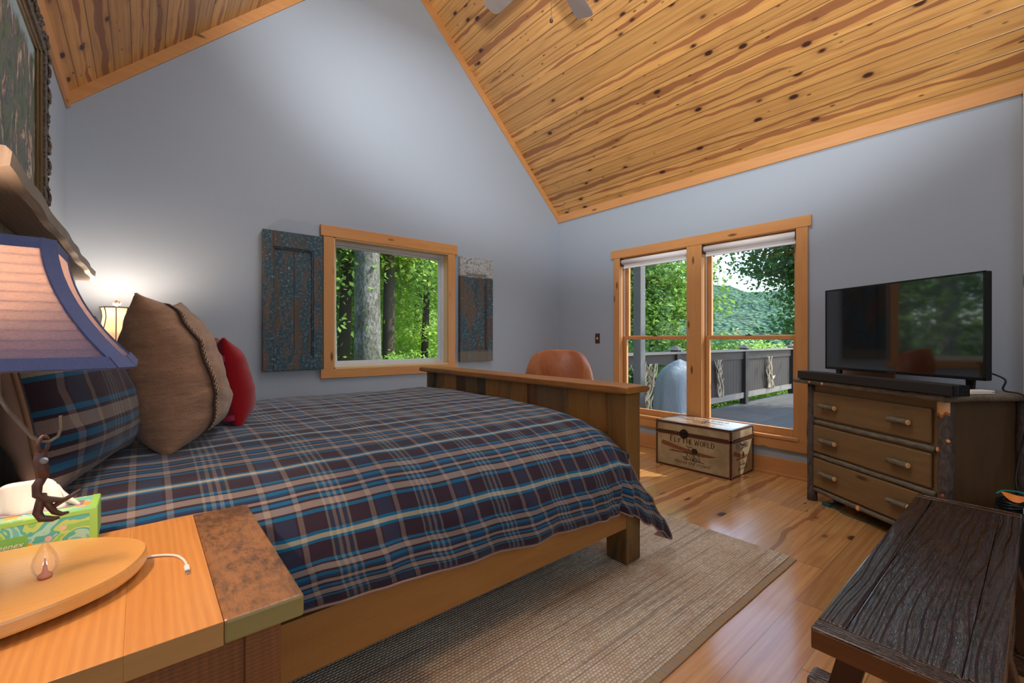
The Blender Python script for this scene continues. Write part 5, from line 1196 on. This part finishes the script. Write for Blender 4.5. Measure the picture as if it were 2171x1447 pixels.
part('chain_fob', MB().lathe([(.002, .045), (.005, .035), (.011, .012), (.010, .004), (.004, 0)], (FX, FY, 3.182), 14), plain('dark_wood_fob', rgb(60, 44, 36), .3), o, smooth=True)
# ------------------------------------------------------------------ outside: deck, railing, grill, trees, hills
DZ = -.10
t = NT('deck_boards'); o_ = t.obj(); x, y, z = t.sep(o_); f = t.math('FRACT', t.math('DIVIDE', y, .14)); id_ = t.math('FLOOR', t.math('DIVIDE', y, .14)); wn = t.n('ShaderNodeTexWhiteNoise', noise_dimensions='1D'); t.l(id_, wn.inputs['W'])
n1 = t.noise(t.map(o_, (.15, 2, 1)), 12, 4); col = t.mix(n1, rgb(70, 71, 72), rgb(98, 97, 95)); col = t.mix(t.math('MULTIPLY', wn.outputs[0], .3), col, rgb(66, 62, 60))
g = t.mr(t.math('MINIMUM', f, t.math('SUBTRACT', 1, f)), .01, .03); col = t.mix(g, rgb(24, 22, 20), col); t.bump(g, .5, .01); m_deck = t.P(col, .6)
struct(bx((XR + T + .01, -7, DZ - .05), (15.5, 3.95, DZ)).build('deck_floor', m_deck, origin='keep'))
t = NT('forest_floor'); n1 = t.noise(t.obj(), 1.2, 6, .7); m_ground = t.P(t.mix(n1, rgb(50, 62, 30), rgb(96, 92, 60)), .95)
G = [[Vector((lerp(-60, 140, i / 60), lerp(-80, 120, j / 60), 0)) for j in range(61)] for i in range(61)]
for r in G:
    for p in r:
        dd = math.hypot(p.x - 2, p.y - 2); fall = max(0, p.x - 12) * .22; p.z = -1.1 + .5 * nz(p.x * .07, p.y * .07) - fall + max(0, p.y - 8) * .05
struct(MB().grid(G, 61, 61).build('ground', m_ground, origin='keep', smooth=True))
m_dkwood = wood('dark_rail_wood', rgb(58, 49, 45), rgb(38, 33, 31), 'Z', .7, 0, bump=.2); m_grayrail = wood('weathered_rail', rgb(142, 136, 130), rgb(104, 96, 90), 'X', .5, 0, bump=.2)
m_twig = plain('laurel_twig', rgb(186, 168, 142), .8, var=.2)
YR = 3.86
RLg = thing('deck_railing', 'dark wooden deck railing with twisted laurel branches, beyond the tall windows', 'railing', (9.2, YR, DZ))
random.seed(21)
part('top_rail', bx((4.62, YR - .07, .955), (15.0, YR + .07, .995)), m_grayrail, RLg, bevel=.004)
part('upper_rail', bx((4.62, YR - .02, .80), (15.0, YR + .02, .955)), m_dkwood, RLg)
part('bottom_rail', bx((4.62, YR - .03, .02), (15.0, YR + .03, .13)), m_grayrail, RLg)
for xx in (4.66, 6.75, 9.35, 12.0, 14.9):
    p_ = part('post', bx((xx - .06, YR - .06, DZ), (xx + .06, YR + .06, 1.02)), m_dkwood, RLg, bevel=.004)
    m = MB(); m.add([(xx - .11, YR - .11, 1.02), (xx + .11, YR - .11, 1.02), (xx + .11, YR + .11, 1.02), (xx - .11, YR + .11, 1.02), (xx, YR, 1.10)], [(3, 2, 1, 0), (0, 1, 4), (1, 2, 4), (2, 3, 4), (3, 0, 4)]); part('post_cap', m, m_grayrail, p_)
xx = 7.2
while xx < 14.85:
    if min(abs(xx - q) for q in (9.35, 12.0, 14.9)) > .1: part('slat', bx((xx - .060, YR + .002, .12), (xx + .060, YR + .022, .81)), m_dkwood, RLg)
    xx += .125
def twigs(x0, x1, n, seed, yy=YR - .04):
    random.seed(seed)
    for _ in range(n):
        a = Vector((random.uniform(x0, x1), yy + random.uniform(-.02, .02), .13)); b = Vector((random.uniform(x0, x1), yy + random.uniform(-.02, .02), .82)); pts = []
        for k in range(7): pts.append(a.lerp(b, k / 6) + Vector((random.uniform(-.06, .06), random.uniform(-.02, .02), 0)) * (1 if 0 < k < 6 else 0))
        m = MB().tube(smooth_pts(pts, 3), [lerp(.02, .010, k / 18) for k in range(19)], 6)
        for _2 in range(3):
            c = pts[random.randint(1, 4)]; e_ = c + Vector((random.uniform(-.2, .2), 0, random.uniform(.08, .28))); m.tube([c, c.lerp(e_, .5) + Vector((0, .01, .02)), e_], [.010, .008, .005], 6)
        part('laurel_branch', m, m_twig, RLg, smooth=True)
twigs(5.45, 6.15, 9, 5); twigs(6.95, 7.3, 5, 6); twigs(8.1, 8.45, 4, 8, YR - .05); twigs(10.4, 10.8, 5, 9, YR - .05)
# side railing section nearer the house and porch post
PP = thing('porch_post', 'weathered grey porch post standing just outside the left tall window', 'post', (5.33, 3.60, DZ))
part('shaft', bx((5.27, 3.54, DZ), (5.39, 3.66, 3.1)), plain('grey_post', rgb(104, 104, 104), .7, bump=.3, bscale=30), PP, bevel=.008)
part('base_block', bx((5.24, 3.51, DZ), (5.42, 3.69, .06)), m_grayrail, PP, bevel=.006)
# covered grill
GRL = thing('covered_grill', 'barbecue grill under a pale grey cover on the deck behind the glass', 'grill', (5.55, 3.12, DZ), R(-20))
t = NT('grill_cover'); t.P(rgb(112, 128, 140), .5); t.bump(t.noise(t.map(t.obj(), (1, 1, .25)), 9, 4, .6, .6), .7, .03); G = []
for k in range(49):
    a = k / 48 * 2 * math.pi; col_ = []
    for j in range(17):
        f = j / 16; r = interp(f, [(0, .36), (.3, .33), (.7, .29), (.8, .25), (.9, .13), (1, .01)]); z = interp(f, [(0, .03), (.3, .35), (.7, .76), (.8, .86), (.9, .97), (1, 1.03)])
        fold = 1 + (.05 * math.sin(a * 9 + 2 * math.sin(f * 3)) + .03 * math.sin(a * 17)) * (1 - f)
        sq = (abs(math.cos(a)) ** 3 + abs(math.sin(a)) ** 3) ** (-1 / 3); col_.append(Vector((r * fold * sq * math.cos(a) * 1.05, r * fold * sq * math.sin(a) * .8, z)))
    G.append(col_)
MB().grid(G, 49, 17).build('cover', t.m, GRL, world=False, smooth=True)
for k, (a, b) in enumerate(((-.25, -.18), (.25, -.18), (-.25, .18), (.25, .18))): MB().tube([(a, b, 0), (a, b, .3)], .018, 8).build('leg', m_blk_m, GRL, world=False)
# unseen roof overhang, put in above the tall windows to limit the sun
struct(bx((XR + T + .01, -4, 2.98), (XR + .62, YG + .5, 3.10)).build('sun_overhang', m_ext, origin='keep'))

def leafmat(name, a, b, c, tr=.45):
    t = NT(name); o_ = t.obj(); n1 = t.noise(o_, 1.6, 3, .6); n2 = t.noise(o_, 21, 2, .6); col = t.mix(t.mr(n1, .35, .65), a, b); col = t.mix(t.mr(n2, .45, .7), col, c)
    t.P(col, .5, spec=.35); tl = t.n('ShaderNodeBsdfTranslucent'); t.set(tl.inputs[0], t.mix(.5, col, c)); mx = t.n('ShaderNodeMixShader'); mx.inputs[0].default_value = tr
    t.l(t.p.outputs[0], mx.inputs[1]); t.l(tl.outputs[0], mx.inputs[2]); t.l(mx.outputs[0], t.out.inputs[0]); return t.m
lf_bright = leafmat('leaf_bright', rgb(120, 172, 58), rgb(162, 206, 84), rgb(214, 236, 130), .55)
lf_mid = leafmat('leaf_mid', rgb(82, 136, 56), rgb(116, 168, 72), rgb(170, 204, 100), .5)
lf_dark = leafmat('leaf_dark', rgb(46, 90, 46), rgb(66, 114, 54), rgb(112, 154, 74), .4)
t = NT('bark'); o_ = t.obj(); n1 = t.noise(t.map(o_, (1, 1, .4)), 34, 8, .8, .5); n2 = t.noise(o_, 3, 4); t.bump(n1, 1, .04); m_treebark = t.P(t.mix(t.mr(n1, .4, .62), rgb(74, 74, 66), t.mix(t.mr(n2, .4, .6), rgb(196, 196, 188), rgb(138, 144, 124))), .9)
m_treebarkd = plain('bark_dark', rgb(72, 64, 52), .9, bump=.8, bscale=30, var=.3)
def leaves(name, mat, parent, centre, rad, n, size, seed, clumps=40, droop=.0, label=None, hollow=.5):
    rng = np.random.default_rng(seed); cl = rng.normal(size=(clumps, 3)); cl /= np.linalg.norm(cl, axis=1)[:, None]; cl *= rng.uniform(hollow, 1, (clumps, 1)); cl *= np.array(rad)
    idx = rng.integers(0, clumps, n); sp = np.array(rad).mean() * .20
    g = rng.normal(size=(n, 3)) * sp * np.array([1.25, 1.25, .5]); P = cl[idx] + g + np.array(centre)
    # layered sprays: leaves lie roughly flat in tilted planes
    nrm = rng.normal(size=(n, 3)) * .75 + np.array([0, 0, 1.0]); nrm /= np.linalg.norm(nrm, axis=1)[:, None]
    a = rng.normal(size=(n, 3)); a -= (a * nrm).sum(1)[:, None] * nrm; a /= np.linalg.norm(a, axis=1)[:, None]; b = np.cross(nrm, a)
    s_ = size * rng.uniform(.6, 1.25, (n, 1)); V = np.stack([P - a * s_ * .5, P + b * s_ * .32 + a * s_ * .05, P + a * s_ * .6, P - b * s_ * .32 + a * s_ * .05], 1).reshape(-1, 3)
    M = np.array(WM(parent).inverted()); V = V @ M[:3, :3].T + M[:3, 3]
    me = bpy.data.meshes.new(name); me.vertices.add(n * 4); me.vertices.foreach_set('co', V.astype(np.float32).ravel()); me.loops.add(n * 4); me.loops.foreach_set('vertex_index', np.arange(n * 4, dtype=np.int32))
    me.polygons.add(n); me.polygons.foreach_set('loop_start', np.arange(0, n * 4, 4, dtype=np.int32)); me.polygons.foreach_set('loop_total', np.full(n, 4, np.int32)); me.materials.append(mat); me.update(calc_edges=True)
    o = bpy.data.objects.new(name, me); C.objects.link(o); o.parent = parent; return cl + np.array(centre)
def tree(lab, x, y, z0, h, r, crown, rad, n, size, seed, lmat, bmat, lean=(0, 0), branches=8, name='tree', cat='tree', **k):
    T_ = thing(name, lab, cat, (x, y, z0), group='woodland trees around the house'); random.seed(seed); pts = []; rs = []
    for i in range(13):
        f = i / 12; pts.append((x + lean[0] * f + .06 * h * .1 * nz(f * 3, seed), y + lean[1] * f + .06 * h * .1 * nz(f * 3, seed + 5), z0 + h * f)); rs.append(r * (1.12 - .5 * f + .25 * math.exp(-f * 14)))
    part('trunk', MB().tube(pts, rs, 16), bmat, T_, smooth=True)
    cl = leaves('crown', lmat, T_, crown, rad, n, size, seed, **k)
    m = MB()
    for i in range(branches):
        c = Vector(cl[i]); s_ = Vector(pts[min(12, 6 + i % 6)]); mid = s_.lerp(c, .5) + Vector((0, 0, .15)); m.tube([s_, mid, c], [r * .25, r * .15, r * .05], 6)
    if branches: part('branches', m, bmat, T_, smooth=True)
    return T_
def shrub(lab, x, y, z0, rad, n, size, seed, lmat, name='shrub', cat='shrub', **k):
    T_ = thing(name, lab, cat, (x, y, z0), group='shrubs outside the windows'); random.seed(seed); m = MB()
    cl = leaves('foliage', lmat, T_, (x, y, z0 + rad[2]), rad, n, size, seed, **k)
    for i in range(6): c = Vector(cl[i]); m.tube([(x, y, z0), Vector((x, y, z0)).lerp(c, .5) + Vector((0, 0, .1)), c], [.03, .02, .008], 5)
    part('stems', m, m_treebarkd, T_); return T_
# ---- woods seen through the gable window (the camera looks out between x/y slopes of about 1/3 and 3/5)
tree('tall tree with a thick grey trunk standing in the middle of the gable window', 2.80, 6.85, -1.1, 9.5, .205, (2.9, 6.6, 8.6), (2.6, 2.3, 1.8), 9000, .09, 31, lf_mid, m_treebark, lean=(-.12, .15), hollow=.4)
tree('pale trunk at the left edge of the gable window', 2.45, 7.9, -1.0, 9, .14, (2.4, 8.4, 5.6), (2.0, 1.2, 3.0), 16000, .085, 32, lf_bright, m_treebark, hollow=.3)
tree('dark trunk just right of the thick grey trunk in the gable window', 4.0, 8.9, -.9, 9, .125, (4.2, 9.2, 4.6), (2.4, 1.6, 2.6), 18000, .12, 33, lf_bright, m_treebarkd, lean=(.1, 0), hollow=.2)
tree('slim dark tree close left of the thick grey trunk in the gable window', 3.55, 10.4, -.9, 9, .14, (3.6, 10.6, 4.8), (2.2, 2.0, 2.4), 14000, .12, 34, lf_mid, m_treebarkd, lean=(.3, 0), hollow=.2)
tree('crooked small tree at the right edge of the gable window', 5.15, 9.6, -.9, 6.5, .09, (5.4, 9.7, 3.6), (1.9, 1.5, 2.2), 16000, .11, 35, lf_bright, m_treebarkd, lean=(.5, .2), hollow=.2)
tree('leafy tree farther back behind the right side of the gable window', 7.0, 13.2, -.7, 9, .15, (7.0, 13.2, 4.2), (2.6, 2.2, 3.4), 20000, .14, 36, lf_bright, m_treebarkd, hollow=.2)
tree('leafy tree farther back behind the thick grey trunk', 5.3, 14.0, -.7, 9, .16, (5.2, 14.0, 4.0), (2.6, 2.2, 3.4), 20000, .14, 37, lf_bright, m_treebarkd, hollow=.2)
tree('leafy tree farther back behind the left side of the gable window', 3.6, 13.2, -.7, 9, .16, (3.4, 13.2, 4.0), (2.4, 2.2, 3.4), 18000, .14, 38, lf_mid, m_treebarkd, hollow=.2)
tree('farthest light green tree between the trunks in the gable window', 8.6, 18.5, -.5, 10, .18, (8.6, 18.5, 5), (3.6, 2.6, 4.6), 20000, .2, 39, lf_bright, m_treebarkd, hollow=.2)
tree('distant light green tree behind the left trunks in the gable window', 5.6, 19.5, -.5, 10, .18, (5.6, 19.5, 5), (3.6, 2.6, 4.6), 20000, .2, 40, lf_bright, m_treebarkd, hollow=.2)
shrub('low leafy shrub at the bottom left of the gable window', 2.65, 7.2, -1.1, (.7, .6, 1.05), 5000, .09, 41, lf_mid, hollow=.2)
shrub('low leafy shrub at the bottom centre of the gable window beside the grey trunk', 3.9, 7.6, -1.1, (.9, .7, 1.15), 7000, .09, 42, lf_mid, hollow=.2)
shrub('low leafy shrub at the bottom right of the gable window', 5.3, 8.6, -1.0, (1.1, .8, 1.25), 8000, .09, 43, lf_bright, hollow=.2)
shrub('broad low thicket far behind the gable window trunks', 6.0, 11.5, -.9, (2.2, 1.0, 1.5), 16000, .10, 44, lf_bright, hollow=.2)
shrub('low thicket behind the left trunks of the gable window', 3.6, 11.6, -.9, (1.4, 1.0, 1.5), 12000, .10, 45, lf_mid, hollow=.2)
# ---- woods the television screen mirrors, left of the gable window
for i, (x, y) in enumerate(((0.6, 8.0), (-1.5, 9.5), (1.2, 11.0), (-3.5, 12.0), (-.6, 13.5), (-5.2, 9.0))):
    tree(('woodland tree outside beyond the gable wall, nearest the wall', 'woodland tree outside beyond the gable wall, second row left', 'woodland tree outside beyond the gable wall, second row right', 'woodland tree outside beyond the gable wall, third row left', 'woodland tree outside beyond the gable wall, third row right', 'woodland tree outside beyond the gable wall, far left')[i], x, y, -1, 9, .16, (x, y, 3.4), (2.1, 1.6, 3.2), 14000, .105, 60 + i, lf_mid, m_treebark, hollow=.25)
# ---- trees beyond the deck
tree('leafy green tree beyond the railing, filling the left tall window', 10.6, 6.7, -1.5, 6.2, .13, (10.3, 7.0, 2.75), (1.75, 1.5, 2.45), 26000, .13, 51, lf_mid, m_treebarkd, hollow=.25)
tree('dark tree beyond the railing at the left edge of the left tall window', 8.6, 6.9, -1.5, 6.0, .12, (8.4, 7.4, 2.6), (1.3, 1.3, 2.6), 18000, .12, 52, lf_dark, m_treebarkd, hollow=.25)
tree('big dark green tree at the right edge of the right tall window', 15.9, 4.7, -2.2, 9, .2, (16.2, 4.2, 4.3), (2.0, 2.2, 3.6), 34000, .15, 53, lf_dark, m_treebarkd, hollow=.25)
tree('tall tree whose leaves hang into the top of the right tall window', 11.6, 1.2, -2.0, 9, .18, (11.6, -.5, 5.9), (2.6, 2.6, 1.8), 20000, .13, 54, lf_dark, m_treebarkd, hollow=.3)
shrub('round yellow-green bush beyond the railing in the right tall window', 17.6, 6.7, -2.6, (1.5, 1.5, 2.05), 16000, .14, 55, lf_bright, hollow=.3)
shrub('low green bush beyond the railing left of the round bush', 19.5, 9.3, -2.9, (2.2, 1.8, 1.85), 14000, .16, 56, lf_mid, hollow=.3)
shrub('long low hedge of bushes right behind the deck railing', 11.6, 5.7, -1.6, (3.2, .6, 1.42), 22000, .10, 57, lf_mid, hollow=.2)
shrub('dark bushes behind the nearest end of the railing', 7.2, 4.9, -1.3, (1.6, .5, 1.2), 12000, .09, 58, lf_dark, hollow=.2)
# ---- wooded ridge far off
G = []; NX, NY = 150, 60
for i in range(NX + 1):
    r_ = []
    for j in range(NY + 1):
        a = R(lerp(20, 80, i / NX)); d = lerp(150, 560, j / NY); x = d * math.sin(a); y = d * math.cos(a); f = j / NY
        h = -40 + 98 * f ** .8 * (1 + .06 * nz(a * 4, 2)) + 10 * nz(a * 7, f * 3, 3) * f
        r_.append(Vector((x, y, h + 5 * nz(x * .06, y * .06, 1))))
    G.append(r_)
t = NT('wooded_ridge'); o_ = t.obj(); v1 = t.vor(o_, .28, 1); n1 = t.noise(o_, .05, 6, .7); t.bump(t.math('SUBTRACT', 1, v1), 1.0, 3.0); m_ridge = t.P(t.mix(t.mr(v1, .2, .8), t.mix(t.mr(n1, .35, .65), rgb(84, 116, 96), rgb(112, 142, 106)), rgb(58, 84, 74)), 1.0, spec=0)
tag(MB().grid(G, NX + 1, NY + 1).build('hillside', m_ridge, origin='keep', smooth=True), kind='structure')
